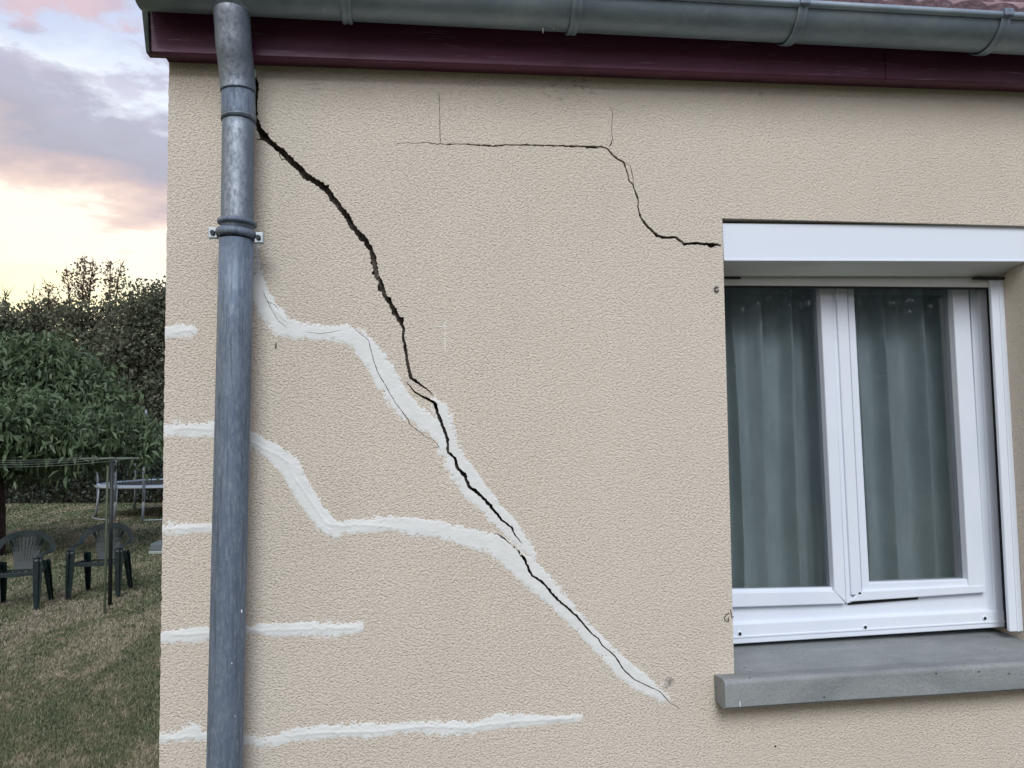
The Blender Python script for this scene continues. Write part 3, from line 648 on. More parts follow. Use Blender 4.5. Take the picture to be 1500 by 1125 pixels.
# ------------------------------------------------------------------ window (part of the house)
win = mk('window', [P(1040, 405, 0.19), P(1450, 405, 0.19), P(1450, 412, 0.19), P(1040, 412, 0.19)], [(0, 1, 2, 3)], m_pvc, house)
win.data.clear_geometry()
bm = bmesh.new()   # head of the outer frame, hidden behind the end slat
c4 = [P(1030, 412, .185), P(1476, 418, .185), P(1476, 380, .185), P(1030, 372, .185)]; hexa(bm, c4+[np.array([p[0], .25, p[2]]) for p in c4], 0.003)
bmesh.ops.translate(bm, verts=bm.verts, vec=tuple(-ORG[house.name])); bmesh.ops.recalc_face_normals(bm, faces=bm.faces); bm.to_mesh(win.data); bm.free(); win.data.materials.clear(); win.data.materials.append(m_pvc)
win['label'] = 'white plastic two-sash window with its frame out of true'
YF, YSh, YGl = 0.185, 0.168, 0.192
# outer frame
pxprism('frame_rail', [(1040, 946), (1474, 918.5), (1473, 894), (1040, 916)], 0.172, 0.25, m_pvc, win, 0.003)
pxprism('frame_rail', [(1040, 919), (1474, 897), (1474, 866), (1040, 888)], YF, 0.25, m_pvc, win, 0.002)
pxprism('frame_nose', [(1040, 937.5), (1474, 911.5), (1474, 909), (1040, 934.5)], 0.1695, 0.20, m_pvc, win, 0.001)
pxprism('frame_stile', [(1446, 895), (1482, 893), (1453, 405), (1419.5, 405)], YF-0.003, 0.25, m_pvc, win, 0.003)
pxprism('frame_stile', [(1458, 905), (1492, 903), (1462, 405), (1432, 405)], YF-0.010, 0.25, m_pvc, win, 0.003)
# left sash: bottom rail, meeting stile; right sash likewise
pxprism('sash_rail', [(1040, 891), (1239.5, 884.5), (1222, 865.3), (1040, 868.5)], YSh, 0.21, m_pvc, win, 0.003)
pxprism('sash_bead', [(1040, 869), (1224, 865), (1223, 860.5), (1040, 864)], YSh+0.012, 0.21, m_pvc, win, 0.0015)
pxprism('sash_stile', [(1222.5, 866), (1240, 884), (1218, 416), (1201, 416)], YSh, 0.21, m_pvc, win, 0.003)
pxprism('sash_stile', [(1247.5, 872), (1263, 872), (1240.5, 416), (1224.5, 416)], YSh-0.002, 0.21, m_pvc, win, 0.003)
pxprism('astragal', [(1240, 884), (1248.5, 882), (1225, 416), (1217, 416)], YSh+0.006, 0.21, m_pvc, win, 0.001)
pxprism('sash_stile', [(1263.3, 872), (1274, 856), (1250.5, 416), (1240.8, 416)], YSh+0.006, 0.21, m_pvc, win, 0.003)
pxprism('sash_stile', [(1419.5, 860), (1445.5, 866), (1418.5, 416), (1395, 416)], YSh, 0.21, m_pvc, win, 0.003)
pxprism('sash_rail', [(1247, 881.5), (1446, 868), (1441, 857), (1258, 866)], YSh-0.002, 0.21, m_pvc, win, 0.003)
pxprism('sash_rail', [(1262, 868), (1434, 860.5), (1420, 848.5), (1273, 853.5)], YSh+0.006, 0.21, m_pvc, win, 0.003)
# glass gaskets and panes
for q in ([(1040, 868), (1223.5, 864), (1221.5, 861), (1040, 865)], [(1218.5, 864), (1223, 864), (1201.5, 416), (1197, 416)]): pxprism('gasket', q, YGl-0.004, 0.2, m_rubber_gap, win, 0)
for q in ([(1272, 857), (1420, 851), (1419.5, 848), (1272, 852.5)], [(1415.5, 850), (1420, 850), (1396, 416), (1391.5, 416)]): pxprism('gasket', q, YGl-0.004, 0.2, m_rubber_gap, win, 0)
pxprism('pane', [(1040, 868), (1223, 864), (1202, 412), (1036, 411)], YGl, YGl+0.004, m_glass, win, 0)
pxprism('pane', [(1272, 856), (1421, 851), (1397, 414), (1249, 412)], YGl, YGl+0.004, m_glass, win, 0)
pxprism('sash_gap_shade', [(1243, 886), (1345, 878), (1345, 870), (1243, 878)], YF-0.004, 0.2, m_rubber_gap, win, 0)  # black strip painting the shade in the gap below the right sash
for (x, y) in ((1083.5, 928), (1267, 918.5), (1442, 905.5)):
    p = P(x, y, 0.171)
    bm = bmesh.new(); bmesh.ops.create_cone(bm, cap_ends=True, segments=20, radius1=0.0075, radius2=0.0062, depth=0.003, matrix=Matrix.Translation((p[0], 0.1705, p[2])) @ Matrix.Rotation(R(90), 4, 'X')); bmobj('drain_cap', bm, m_alu, win)
    bm = bmesh.new(); bmesh.ops.create_cone(bm, cap_ends=True, segments=16, radius1=0.0042, radius2=0.0042, depth=0.002, matrix=Matrix.Translation((p[0], 0.1680, p[2])) @ Matrix.Rotation(R(90), 4, 'X')); bmobj('drain_hole', bm, m_hole, win)

# ------------------------------------------------------------------ curtains
def curtain(px0, px1, label, seed, folds):
    a, b = P(px0, 640, 0.27), P(px1, 640, 0.27); z0 = P(px0, 900, 0.27)[2]-0.1; z1 = P(px0, 400, 0.27)[2]+0.05
    nx, nz_ = 240, 60; V = []; UV = []
    for i in range(nz_+1):
        q = i/nz_; z = z0+(z1-z0)*q
        for j in range(nx+1):
            u = j/nx; x = a[0]+(b[0]-a[0])*u
            sh = 0.035*noise.noise((u*1.2, q*1.3, seed)); f = 0
            for (c0, amp, wd_) in folds: 
                s = (u+sh-c0-0.06*(1-q)*(0.5-c0))/wd_
                f += amp*(math.exp(-s*s*6) if s > 0 else math.exp(-s*s*1.2))
            f += 0.012*noise.noise((u*6, q*0.8, seed+4))+0.0035*noise.noise((u*22, q*1.5, seed+7))+0.002*noise.noise((u*12, q*9, seed+2))
            V.append((x, 0.30-f*1.5, z)); UV.append((u*abs(b[0]-a[0])*2.2, q*(z1-z0)*2.2))
    Fq = [(i*(nx+1)+j, i*(nx+1)+j+1, (i+1)*(nx+1)+j+1, (i+1)*(nx+1)+j) for i in range(nz_) for j in range(nx)]
    o = mk('curtain', V, np.array(Fq), m_curtain, None, smooth=True, uv=UV); props(o, label, 'curtain', 'sheer curtains behind the window panes')
curtain(1015, 1212, 'left embroidered grey curtain behind the pane next to the render', 2.0, [(0.30, 0.035, 0.025), (0.50, 0.035, 0.06), (0.74, 0.035, 0.035), (0.10, 0.02, 0.04)])
curtain(1236, 1408, 'right embroidered grey curtain behind the pane beside the guide rail', 9.0, [(0.12, 0.03, 0.03), (0.34, 0.035, 0.035), (0.66, 0.045, 0.05), (0.88, 0.03, 0.04)])

# ------------------------------------------------------------------ roller shutter
sb = P(1058, 328, 0.012)
shut = empty('roller_shutter', (sb[0], 0.06, sb[2]-0.2), 'white roller shutter box, rolled up, fixed above the window with its side rail', 'roller shutter')
zt = P(1058.5, 327.5, .012)[2]; zb1 = P(1058.5, 380, .012)[2]; ssl = (P(1500, 331.5, .012)[2]-zt)/(P(1500, 331.5, .012)[0]-sb[0]); zb2 = P(1062, 405, .105)[2]
XB0, XB1 = sb[0]+0.001, P(1513, 385, 0.012)[0]; print('box', zt, zb1, zb2, ssl, XR, XB1)
XB1 = XR-0.002
extrude_profile('box_front', [(.012, zb1), (.012, zt), (.016, zt+0.002), (.105, zt+0.002), (.105, zt-0.002), (.02, zt-.004), (.02, zb1)], XB0, XB1, m_alu, shut, True, ssl)
ns = 10; und = [(0.0125+0.0925*math.sin(i/ns*math.pi/2), zb1-0.0045-(zb1-0.0045-zb2)*(1-math.cos(i/ns*math.pi/2))) for i in range(ns+1)]
extrude_profile('box_underside', und+[(y, z+0.003) for y, z in und[::-1]], XB0, XB1, m_alu_grey, shut, True, ssl, smooth=True)
extrude_profile('box_lip', [(.0095, zb1-0.0035), (.0095, zb1+0.0), (.020, zb1+0.0), (.020, zb1-0.0035)], XB0, XB1, m_alu, shut, True, ssl)
for k, (yy, wv_) in enumerate(((0.105, 0.004),)): pass
pxprism('end_slat', [(1040, 418), (1449, 421), (1449, 400), (1040, 398)], 0.122, 0.134, m_alu_grey, shut, 0.003)
pxprism('slat_gap_shade', [(1040, 420.5), (1450, 424), (1450, 420), (1040, 417)], 0.124, 0.132, m_rubber_gap, shut, 0)  # black strip painting the dark gap under the end slat
# guide rail: two flanges and a black strip standing in for the shaded gap beside it
pxprism('guide_rail', [(1479.5, 925.5), (1499.5, 925), (1470.5, 402), (1450.5, 402)], YG, 0.122, m_alu, shut, 0.0025)
pxprism('guide_fin', [(1491, 925.2), (1494, 925.2), (1465.5, 402), (1462.5, 402)], YG-0.003, 0.12, m_alu, shut, 0.001)
pxprism('rail_gap_shade', [(1473.8, 921), (1481, 921), (1452, 418), (1447, 418)], 0.166, 0.173, m_rubber_gap, shut, 0)
# left rail, mostly behind the reveal edge
xt, xb_ = oTL[0], oBL[0]; zt_g, zb_g = P(1060, 402, .11)[2], P(1060, 925, .11)[2]
bm = bmesh.new(); hexa(bm, [(xb_+.001, .112, zb_g), (xb_+.038, .112, zb_g), (xt+.038, .112, zt_g), (xt+.001, .112, zt_g), (xb_+.001, .165, zb_g), (xb_+.038, .165, zb_g), (xt+.038, .165, zt_g), (xt+.001, .165, zt_g)], 0.002); bmobj('guide_rail', bm, m_alu, shut)
pxprism('stop_clip', [(1060, 407.5), (1085, 407.8), (1085, 405), (1060, 404.6)], 0.112, 0.125, m_rubber_gap, shut, 0)
pxprism('stop_clip', [(1428, 408.5), (1472, 409.2), (1472, 406), (1428, 405.6)], 0.100, 0.112, m_rubber_gap, shut, 0)

# ------------------------------------------------------------------ fascia, barge board, roof
YFa = -0.055
fa0, fa1 = P(214, 76.5, YFa), P(1500, 123.5, YFa); fs = (fa1[2]-fa0[2])/(fa1[0]-fa0[0]); print('fascia', fa0, fa1, fs)
XF1 = XEND+0.2; JX = P(1297, 105, YFa)[0]
FT = 0.21
for (xa, xb) in ((fa0[0], JX-0.0012), (JX+0.0012, XF1)):
    zo = fs*(xa-fa0[0])
    o = extrude_profile('fascia_board', [(YFa, fa0[2]+zo+0.003), (YFa+0.003, fa0[2]+zo), (YFa+0.028, fa0[2]+zo), (YFa+0.028, fa0[2]+FT+zo), (YFa, fa0[2]+FT+zo)], xa, xb, m_maroon, house, True, fs, 12)
o = extrude_profile('soffit_strip', [(YFa+0.0275, fa0[2]+0.004), (0.02, fa0[2]+0.004), (0.02, fa0[2]+0.026), (YFa+0.0275, fa0[2]+0.026)], P(243, 84, -0.02)[0], XF1, m_maroon, house, True, fs, 4)
# barge board along the gable with its dark front end
b0 = [P(197, -6, YFa-0.012), P(213.5, 77, YFa-0.012), P(219, 76.5, YFa-0.012), P(213, -6, YFa-0.012)]
slope = math.tan(R(34)); rl = 3.2
b0[0][2] += 0.12; b0[3][2] += 0.12
bk = [p+np.array([0, 3.1, 3.1*slope]) for p in b0]
bm = bmesh.new(); hexa(bm, [b0[1], b0[2], b0[3], b0[0], bk[1], bk[2], bk[3], bk[0]], 0.002); bmobj('barge_board', bm, m_wood, house)
# gable triangle and roof shell
zr0 = WTOP-0.02
mk('gable', [(XL0, 0.0, zr0), (XL0, 6.0, zr0), (XL0, 3.0, zr0+3.0*slope), (XL0+.2, 0.0, zr0), (XL0+.2, 6.0, zr0), (XL0+.2, 3.0, zr0+3.0*slope)], [(0, 2, 1), (3, 4, 5), (0, 1, 4, 3), (1, 2, 5, 4), (2, 0, 3, 5)], m_smooth, house)
RX0, RX1 = fa0[0]-0.01, XF1; RY = -0.095; gz = P(1500, 27, -0.205)[2]; XR0_ = P(1500, 21, RY)[0]; RZ = P(1500, 22, RY)[2]-fs*(XR0_-RX0) if False else P(1500, 22, RY)[2]
print('roof edge z', RZ)
def rz(x): return fs*(x-XR0_)
rv = []
for dz_ in (-.003, -.035):
    for (x, y, z) in ((RX0+.03, RY+.012, RZ), (RX1, RY+.012, RZ), (RX1, 3.0, RZ+(3.0-RY)*slope-.02), (RX0+.03, 3.0, RZ+(3.0-RY)*slope-.02), (RX1, 6.1, RZ-.03), (RX0+.03, 6.1, RZ-.03)): rv.append((x, y, z+rz(x)+dz_))
mk('roof', rv, [(0, 1, 2, 3), (3, 2, 4, 5), (6, 9, 8, 7), (9, 11, 10, 8), (0, 6, 7, 1), (5, 4, 10, 11)], m_tile, house)
roof = bpy.data.objects['roof']
# interlocking wavy tiles, one mesh shared
TW, TL = 0.20, 0.30
def tile_mesh():
    nx, ny = 16, 2; V = []; Fc = []
    for layer in (0, 1):
        for j in range(ny+1):
            for i in range(nx+1):
                u = i/nx; x = u*(TW+0.004)
                zc = 0.013*abs(math.sin(u*2*math.pi))**.8
                V.append((x, j/ny*(TL+0.05)-(0.010*abs(math.sin(u*2*math.pi)) if j == 0 else 0), zc*(1 if layer == 0 else .3)+0.014-0.014*layer))
    n = (nx+1)*(ny+1)
    for j in range(ny):
        for i in range(nx):
            a = j*(nx+1)+i; Fc.append((a, a+1, a+nx+2, a+nx+1)); Fc.append((n+a, n+a+nx+1, n+a+nx+2, n+a+1))
    for i in range(nx): Fc.append((i, n+i, n+i+1, i+1))
    for j in range(ny): a = j*(nx+1); Fc.append((a, a+nx+1, n+a+nx+1, n+a)); b = a+nx; Fc.append((b, n+b, n+b+nx+1, b+nx+1))
    me = bpy.data.meshes.new('tile'); me.from_pydata(V, [], Fc); me.materials.append(m_tile); me.polygons.foreach_set('use_smooth', [len(p.vertices) == 4 and i < 2*nx*ny for i, p in enumerate(me.polygons)]); return me
tm = tile_mesh(); ang = math.atan(slope)
ncol = int((RX1-RX0)/TW); far = []
for r_ in range(10):
    for c_ in range(ncol):
        s = r_*TL; x = RX0+c_*TW+(TW*.25 if r_ % 2 else 0); y = RY+s*math.cos(ang)-0.0*r_; z = RZ+s*math.sin(ang)+rz(x)
        tilt = ang-R(2.5)
        if r_ < 5:
            o = bpy.data.objects.new('tile', tm); C.objects.link(o); o.parent = roof
            o.location = tuple(np.array([x+random.uniform(-.003, .003), y+random.uniform(-.006, .006), z+random.uniform(0, .004)])-ORG[house.name]); o.rotation_euler = (tilt, 0, random.uniform(-.012, .012))
        else: far.append(Matrix.Translation((x, y, z)) @ Matrix.Rotation(tilt, 4, 'X'))
V = []; Fc = []; tv = [v.co.copy() for v in tm.vertices]; tf = [tuple(p.vertices) for p in tm.polygons]
for m4 in far: o = len(V); V += [m4 @ v for v in tv]; Fc += [tuple(i+o for i in f) for f in tf]
o = mk('upper_tiles', [tuple(v) for v in V], Fc, m_tile, roof); o['kind'] = 'stuff'

# ------------------------------------------------------------------ gutter
GR = 0.068; GY = YFa-0.008-GR
g0 = P(450, 28.5, GY); g1 = P(1500, 81, GY); gsl = (g1[2]-g0[2])/(g1[0]-g0[0]); print('gutter slope', gsl, g0, g1)
GX0 = P(203, 0, GY)[0]; GX1 = XF1+0.02
# tangent below a circle seen from the camera: lift the centre so that the silhouette falls on the measured line
def sil(zc, px_x, D):
    d = math.hypot(D, zc-CAM[2]); a = math.atan2(zc-CAM[2], D)-math.asin(GR/d); return a
gz0 = g0[2]; D_ = GY-CAM[1]
lo_, hi_ = gz0, gz0+0.2; tgt = math.atan2(gz0-CAM[2], D_)
for _ in range(40):
    md = (lo_+hi_)/2
    if sil(md, 0, D_) > tgt: hi_ = md
    else: lo_ = md
gzc = (lo_+hi_)/2-gsl*(g0[0]-GX0)
print('gutter centre z', gzc, 'bead at', gzc+gsl*(g1[0]-GX0), 'wanted', P(1500, 27, GY-GR)[2])
gutter = empty('gutter', (GX0, GY, gzc), 'long half-round zinc gutter along the eave above the maroon board', 'gutter')
H = 0.0
n = 22; outer = [(GY+GR*math.cos(a), gzc+GR*math.sin(a)) for a in np.linspace(0, -math.pi+.2, n)]; inner_ = [(GY+(GR-.0025)*math.cos(a), gzc+(GR-.0025)*math.sin(a)) for a in np.linspace(-math.pi+.2, 0, n)]
extrude_profile('trough', outer+inner_, GX0, GX1, m_gutter, gutter, True, gsl, 40, smooth=True)
Lg = GX1-GX0
tube('bead', [(GX0+Lg*i/10, GY-GR*.98-0.002, gzc-0.0105+gsl*Lg*i/10) for i in range(11)], 0.0095, m_gutter, gutter, 12)
mk('end_cap', [(GX0, y, z) for y, z in outer]+[(GX0+.002, y, z) for y, z in outer], [tuple(range(n)), tuple(range(2*n-1, n-1, -1))]+[(i, i+n, i+n+1, i+1) for i in range(n-1)]+[(0, n-1, 2*n-1, n)], m_gutter, gutter)
for (pt, pbm) in ((512, 500), (852, 838), (1183, 1157), (1477, 1448), (1790, 1755)):
    Xb = P(pbm if pbm < 1500 else pbm, 60, GY)[0]; Xb = P((pt+pbm)/2, 50, GY-GR*0.6)[0]; dz = gsl*(Xb-GX0)
    arc = [(Xb+0.016*math.cos(a)*-0.0, GY+(GR+.004)*math.cos(a), gzc+dz+(GR+.004)*math.sin(a)) for a in np.linspace(0.0, -math.pi+.2, 20)]
    V = []; Fc = []
    for (x, y, z) in arc:
        dy, dz2 = (y-GY)/(GR+.004), (z-gzc-dz)/(GR+.004)
        for (ox, rr) in ((-.013, 0.0), (-.011, .003), (-.005, .0035), (-.002, .0015), (.002, .0015), (.005, .0035), (.011, .003), (.013, 0.0)): V.append((x+ox, y+dy*rr, z+dz2*rr))
    for i in range(19):
        for k in range(7): Fc.append((i*8+k, i*8+k+1, i*8+9+k, i*8+8+k))
    o = mk('bracket', V, Fc, m_gutter, gutter, smooth=True)
    bm = bmesh.new(); box(bm, (Xb-.013, GY-GR-.016, gzc+dz-.018), (Xb+.013, GY-GR+.012, gzc+dz+.002), .003); bmobj('bracket_hook', bm, m_zinc, o)
# a dried lime drip under the trough
for (px, py, ln) in ((795, 49, 0.014), (811, 47, 0.004)):
    q = P(px, py, GY); dz = gzc+gsl*(q[0]-GX0)-GR
    tube('lime_drip', [(q[0], GY, dz+0.002), (q[0]+.0008, GY, dz-ln*.5), (q[0]+.001, GY, dz-ln)], [0.0022, 0.0018, 0.0008], m_chalk, gutter, 6)

# ------------------------------------------------------------------ downpipe
YP = -0.075; RP = 0.0395
def cx(x, y, Y=YP): return P(x, y, Y)
ax = lambda px, py: P(px, py, YP)
pA, pB = ax(346.5, 352), ax(329, 1125)
zlow = 0.03; dirp = (pB-pA)/(pA[2]-pB[2]); pend = pA+dirp*(pA[2]-zlow)
dpipe = empty('downpipe', (pend[0], YP, 0.0), 'blue-grey zinc downpipe with a clamp, left of the window', 'downpipe')
tube('pipe', [pA+(pend-pA)*q for q in np.linspace(0, 1, 12)], RP, m_zinc, dpipe, 40)
pT = ax(349.5, 172); pM = ax(347.5, 330)
o = tube('pipe', [pT+(pM-pT)*q for q in np.linspace(0, 1.08, 8)], RP-0.002, m_zinc_highlight, dpipe, 40); o['label'] = 'upper pipe length with a bright highlight painted into its colour'
# swan neck: gutter outlet forward, back to the wall
zo_ = gzc-GR
e1 = ax(349, 128)
o = tube('elbow', [(pT[0], YP, pT[2]-0.01), (pT[0], YP, pT[2]+.004), (e1[0], YP-.001, e1[2]-0.004)], [RP+.001, RP+.0005, RP-.001], m_zinc, dpipe, 40)
cs = [(e1[0], YP-.001, e1[2]-.012), (e1[0]-.001, YP-.004, e1[2]+.015), (e1[0]-.002, YP-.016, e1[2]+.05), (e1[0]-.003, YP-.034, e1[2]+.085), (e1[0]-.003, GY+.012, e1[2]+.12), (e1[0]-.003, GY, e1[2]+.155), (e1[0]-.003, GY, zo_+.02)]
cs = sorted(cs, key=lambda p: p[2])
def smooth_path(p, n=30):
    p = np.array(p, float); s = np.linspace(0, len(p)-1, n); out = []
    for q in s:
        i = int(min(q, len(p)-2)); f = q-i; p0, p1, p2, p3 = p[max(i-1, 0)], p[i], p[i+1], p[min(i+2, len(p)-1)]
        out.append(0.5*((2*p1)+(-p0+p2)*f+(2*p0-5*p1+4*p2-p3)*f*f+(-p0+3*p1-3*p2+p3)*f**3))
    return out
o = tube('elbow', smooth_path(cs), RP+.0015, m_zinc_highlight, dpipe, 40); o['label'] = 'swan-neck bend up to the gutter outlet'
tube('outlet', [(e1[0]-.003, GY, zo_-.002), (e1[0]-.003, GY, zo_+.02), (e1[0]-.003, GY, zo_+.035)], [RP+.002, RP+.006, RP+.022], m_gutter, dpipe, 32)
def ring(name, c, r1, r2_, m, parent, flat=1.0, tiltx=0.0):
    V = []; Fc = []; a_, b_ = 48, 10
    for i in range(a_):
        t1 = 2*math.pi*i/a_
        for k in range(b_):
            t2 = 2*math.pi*k/b_; rr = r1+r2_*math.cos(t2); V.append((c[0]+rr*math.cos(t1), c[1]+rr*math.sin(t1), c[2]+r2_*flat*math.sin(t2)+tiltx*math.cos(t1)))
    for i in range(a_):
        for k in range(b_): Fc.append((i*b_+k, i*b_+(k+1) % b_, ((i+1) % a_)*b_+(k+1) % b_, ((i+1) % a_)*b_+k))
    return mk(name, V, Fc, m, parent, smooth=True)
c1 = ax(347.5, 327); ring('collar', c1, RP, 0.0065, m_zinc, dpipe, 1.0, -0.002)
for (x, y) in ((349, 129), (349.5, 173)): c2 = ax(x, y); ring('solder_seam', (c2[0], YP, c2[2]), RP, 0.0010, m_steel, dpipe, 1.0, 0.002)
c3 = ax(346.5, 343); clamp = ring('clamp', c3, RP+.001, 0.0075, m_zinc, dpipe, 1.35, -0.003)
for s, (ex, ey) in ((-1, (313, 341.5)), (1, (378.5, 348.5))):
    q = P(ex, ey, YP-.004); x0 = c3[0]+s*(RP+.002); x1 = q[0]+s*.012
    bm = bmesh.new(); box(bm, (min(x0, x1), YP-.008, q[2]-.013), (max(x0, x1), YP-.0035, q[2]+.013), .002); box(bm, (min(x0, x1), YP+.0, q[2]-.013), (max(x0, x1), YP+.004, q[2]+.013), .002); e_ = bmobj('clamp_ear', bm, m_steel, clamp)
    bm = bmesh.new(); bmesh.ops.create_cone(bm, cap_ends=True, segments=6, radius1=0.0062, radius2=0.0058, depth=0.007, matrix=Matrix.Translation((q[0]+s*.001, YP-.0105, q[2])) @ Matrix.Rotation(R(90), 4, 'X')); bmobj('bolt', bm, m_post, clamp)
bm = bmesh.new(); box(bm, (c3[0]-.006, YP+RP, c3[2]-.006), (c3[0]+.006, .02, c3[2]+.006)); bmobj('wall_pin', bm, m_steel, clamp)
# paint specks and scratch
for (x, y, r_) in ((352, 897, .0035), (340, 971, .0018), (344, 1050, .0015)):
    q = P(x, y, YP-RP*0.8); ang_ = math.asin(max(-.95, min(.95, (q[0]-(pA+dirp*(pA[2]-q[2]))[0])/RP))); cc = pA+dirp*(pA[2]-q[2])
    bm = bmesh.new(); bmesh.ops.create_icosphere(bm, subdivisions=1, radius=r_, matrix=Matrix.Translation((cc[0]+RP*math.sin(ang_), YP-RP*math.cos(ang_), q[2])) @ Matrix.Diagonal((0.7, 0.3, 1.2, 1))); bmobj('paint_speck', bm, m_chalk, dpipe)
q = P(371, 105, -0.02); bm = bmesh.new(); bmesh.ops.create_icosphere(bm, subdivisions=2, radius=.011, matrix=Matrix.Translation((q[0], -.012, q[2])) @ Matrix.Diagonal((0.55, 0.8, 1.3, 1))); o = bmobj('mortar_lump', bm, m_verd, house, smooth=True)

# ------------------------------------------------------------------ monobloc garden chairs
def ribbon(path, sides, w, th, nseg=3):
    """rectangular strip along path; sides: width direction at each point"""
    V = []; Fc = []; path = [np.array(p, float) for p in path]; n = len(path)
    if isinstance(w, (int, float)): w = [w]*n
    for i, p in enumerate(path):
        tt = path[min(i+1, n-1)]-path[max(i-1, 0)]; tt /= np.linalg.norm(tt); s = np.array(sides[i] if isinstance(sides, list) else sides, float); s = s-tt*(s@tt); s /= np.linalg.norm(s); nn = np.cross(tt, s)
        for a, b in ((-1, -1), (1, -1), (1, 1), (-1, 1)): V.append(p+s*a*w[i]/2+nn*b*th/2)
    for i in range(n-1):
        for k in range(4): Fc.append((i*4+k, i*4+(k+1) % 4, i*4+4+(k+1) % 4, i*4+4+k))
    Fc += [(3, 2, 1, 0), tuple((n-1)*4+k for k in range(4))]; return V, Fc
def chair(loc, rz, label):
    g = 'dark green plastic garden chairs'
    ch = empty('garden_chair', loc, label, 'chair', g, rz); ch.scale = (.96, .96, .96)
    # seat: dished grid slab
    V = []; Fc = []; nx, ny = 12, 12
    for lay in (0, 1):
        for j in range(ny+1):
            for i in range(nx+1):
                u, v_ = i/nx*2-1, j/ny; wd_ = 0.235-0.03*v_; x = u*wd_; y = -0.235+v_*0.43; z = 0.43-0.025*v_-0.018*(1-u*u)*math.sin(v_*math.pi)
                if v_ < 0.08: z -= 0.018
                z -= 0.012*(abs(u) > .98)
                V.append((x, y, z-lay*0.007))
    m_ = (nx+1)*(ny+1)
    for j in range(ny):
        for i in range(nx):
            a = j*(nx+1)+i
            if not (2 < j < 10 and i % 2 == 1): Fc += [(a, a+1, a+nx+2, a+nx+1), (m_+a, m_+a+nx+1, m_+a+nx+2, m_+a+1)]
    for i in range(nx): Fc.append((i, m_+i, m_+i+1, i+1))
    mk('seat', V, Fc, m_green, ch, local=True)
    V, Fc = ribbon([(-.235, -.242, .41), (-.12, -.252, .402), (0, -.255, .400), (.12, -.252, .402), (.235, -.242, .41)], (0, 0.1, 1), 0.035, 0.008); mk('seat_apron', V, Fc, m_green, ch, local=True)
    # back and arm loop
    half = [(.0, .285, .80), (.09, .28, .795), (.18, .255, .77), (.25, .235, .725), (.287, .195, .655), (.295, .13, .618), (.293, .02, .606), (.286, -.12, .606), (.276, -.21, .592), (.268, -.24, .54)]
    sd_h = [(0, .1, 1), (0, .1, 1), (.1, .1, 1), (.3, .1, .9), (.7, 0, .6), (1, 0, .15), (1, 0, 0), (1, 0, 0), (1, 0, 0), (1, 0, 0)]
    wh = [.085, .082, .075, .068, .062, .060, .060, .060, .06, .07]
    sp = np.array(smooth_path(half, 28)); ss = smooth_path(sd_h, 28); ww = [float(q[0]) for q in smooth_path([(w_, 0, 0) for w_ in wh], 28)]
    for s in (1, -1):
        pp = [(s*p[0], p[1], p[2]) for p in sp[12:]]; sss = [(q[0] if s > 0 else -q[0], q[1], q[2]) for q in ss[12:]]
        V, Fc = ribbon(pp, [np.array(q) for q in sss], ww[12:], .012); mk('armrest', V, Fc, m_green, ch, local=True)
    tp = [(-p[0], p[1], p[2]) for p in sp[:13][::-1]]+[tuple(p) for p in sp[1:13]]; tsd = [np.array((-q[0], q[1], q[2])) for q in ss[:13][::-1]]+[np.array(q) for q in ss[1:13]]
    V, Fc = ribbon(tp, tsd, ww[:13][::-1]+ww[1:13], .012); mk('back_rail', V, Fc, m_green, ch, local=True)
    # fan of slats
    for k in range(-4, 5):
        a = k/4; x0, x1 = a*.085, a*.17; zt_ = .775-abs(a)**2*.04; yt = .283-.045*a*a
        path = [(x0, .185, .40), (x0+(x1-x0)*.25, .215, .50), (x0+(x1-x0)*.6, .25, .64), (x1, yt, zt_)]
        V, Fc = ribbon(smooth_path(path, 8), (1, 0, 0), 0.032 if abs(k) == 4 else .0245, .009); mk('back_slat', V, Fc, m_green, ch, local=True)
    # legs: tapered, L section made of two blades
    for s in (1, -1):
        for (top, bot, w0, w1) in (((s*.268, -.232, .585), (s*.275, -.27, 0), .098, .052), ((s*.225, .185, .50), (s*.25, .31, 0), .085, .048)):
            path = [np.array(top)+(np.array(bot)-np.array(top))*q for q in (0, .35, .7, 1)]; w = [w0, w0*.95, (w0+w1)/2, w1]
            V1, F1 = ribbon(path, (1, 0, 0), w, .009)
            V2, F2 = ribbon([p+np.array([s*.012, .018 if top[1] < 0 else -.018, 0]) for p in path], (0, 1, 0), w, .009)
            o = len(V1); mk('leg', V1+V2, F1+[tuple(i+o for i in f) for f in F2], m_green, ch, local=True)
    V, Fc = ribbon([(-.25, -.2, .40), (-.245, 0, .40), (-.225, .185, .385)], (0, 0, 1), .04, .008); mk('side_rail', V, Fc, m_green, ch, local=True)
    V, Fc = ribbon([(.25, -.2, .40), (.245, 0, .40), (.225, .185, .385)], (0, 0, 1), .04, .008); mk('side_rail', V, Fc, m_green, ch, local=True)
    return ch
p = G(148, 871); print('chair2', p); chair((p[0], p[1], 0), R(3), 'dark green plastic armchair right behind the clothesline post')
p = G(26, 890); print('chair1', p); chair((p[0], p[1], 0), R(7), 'dark green plastic armchair cut off by the left edge, beside the trunk')

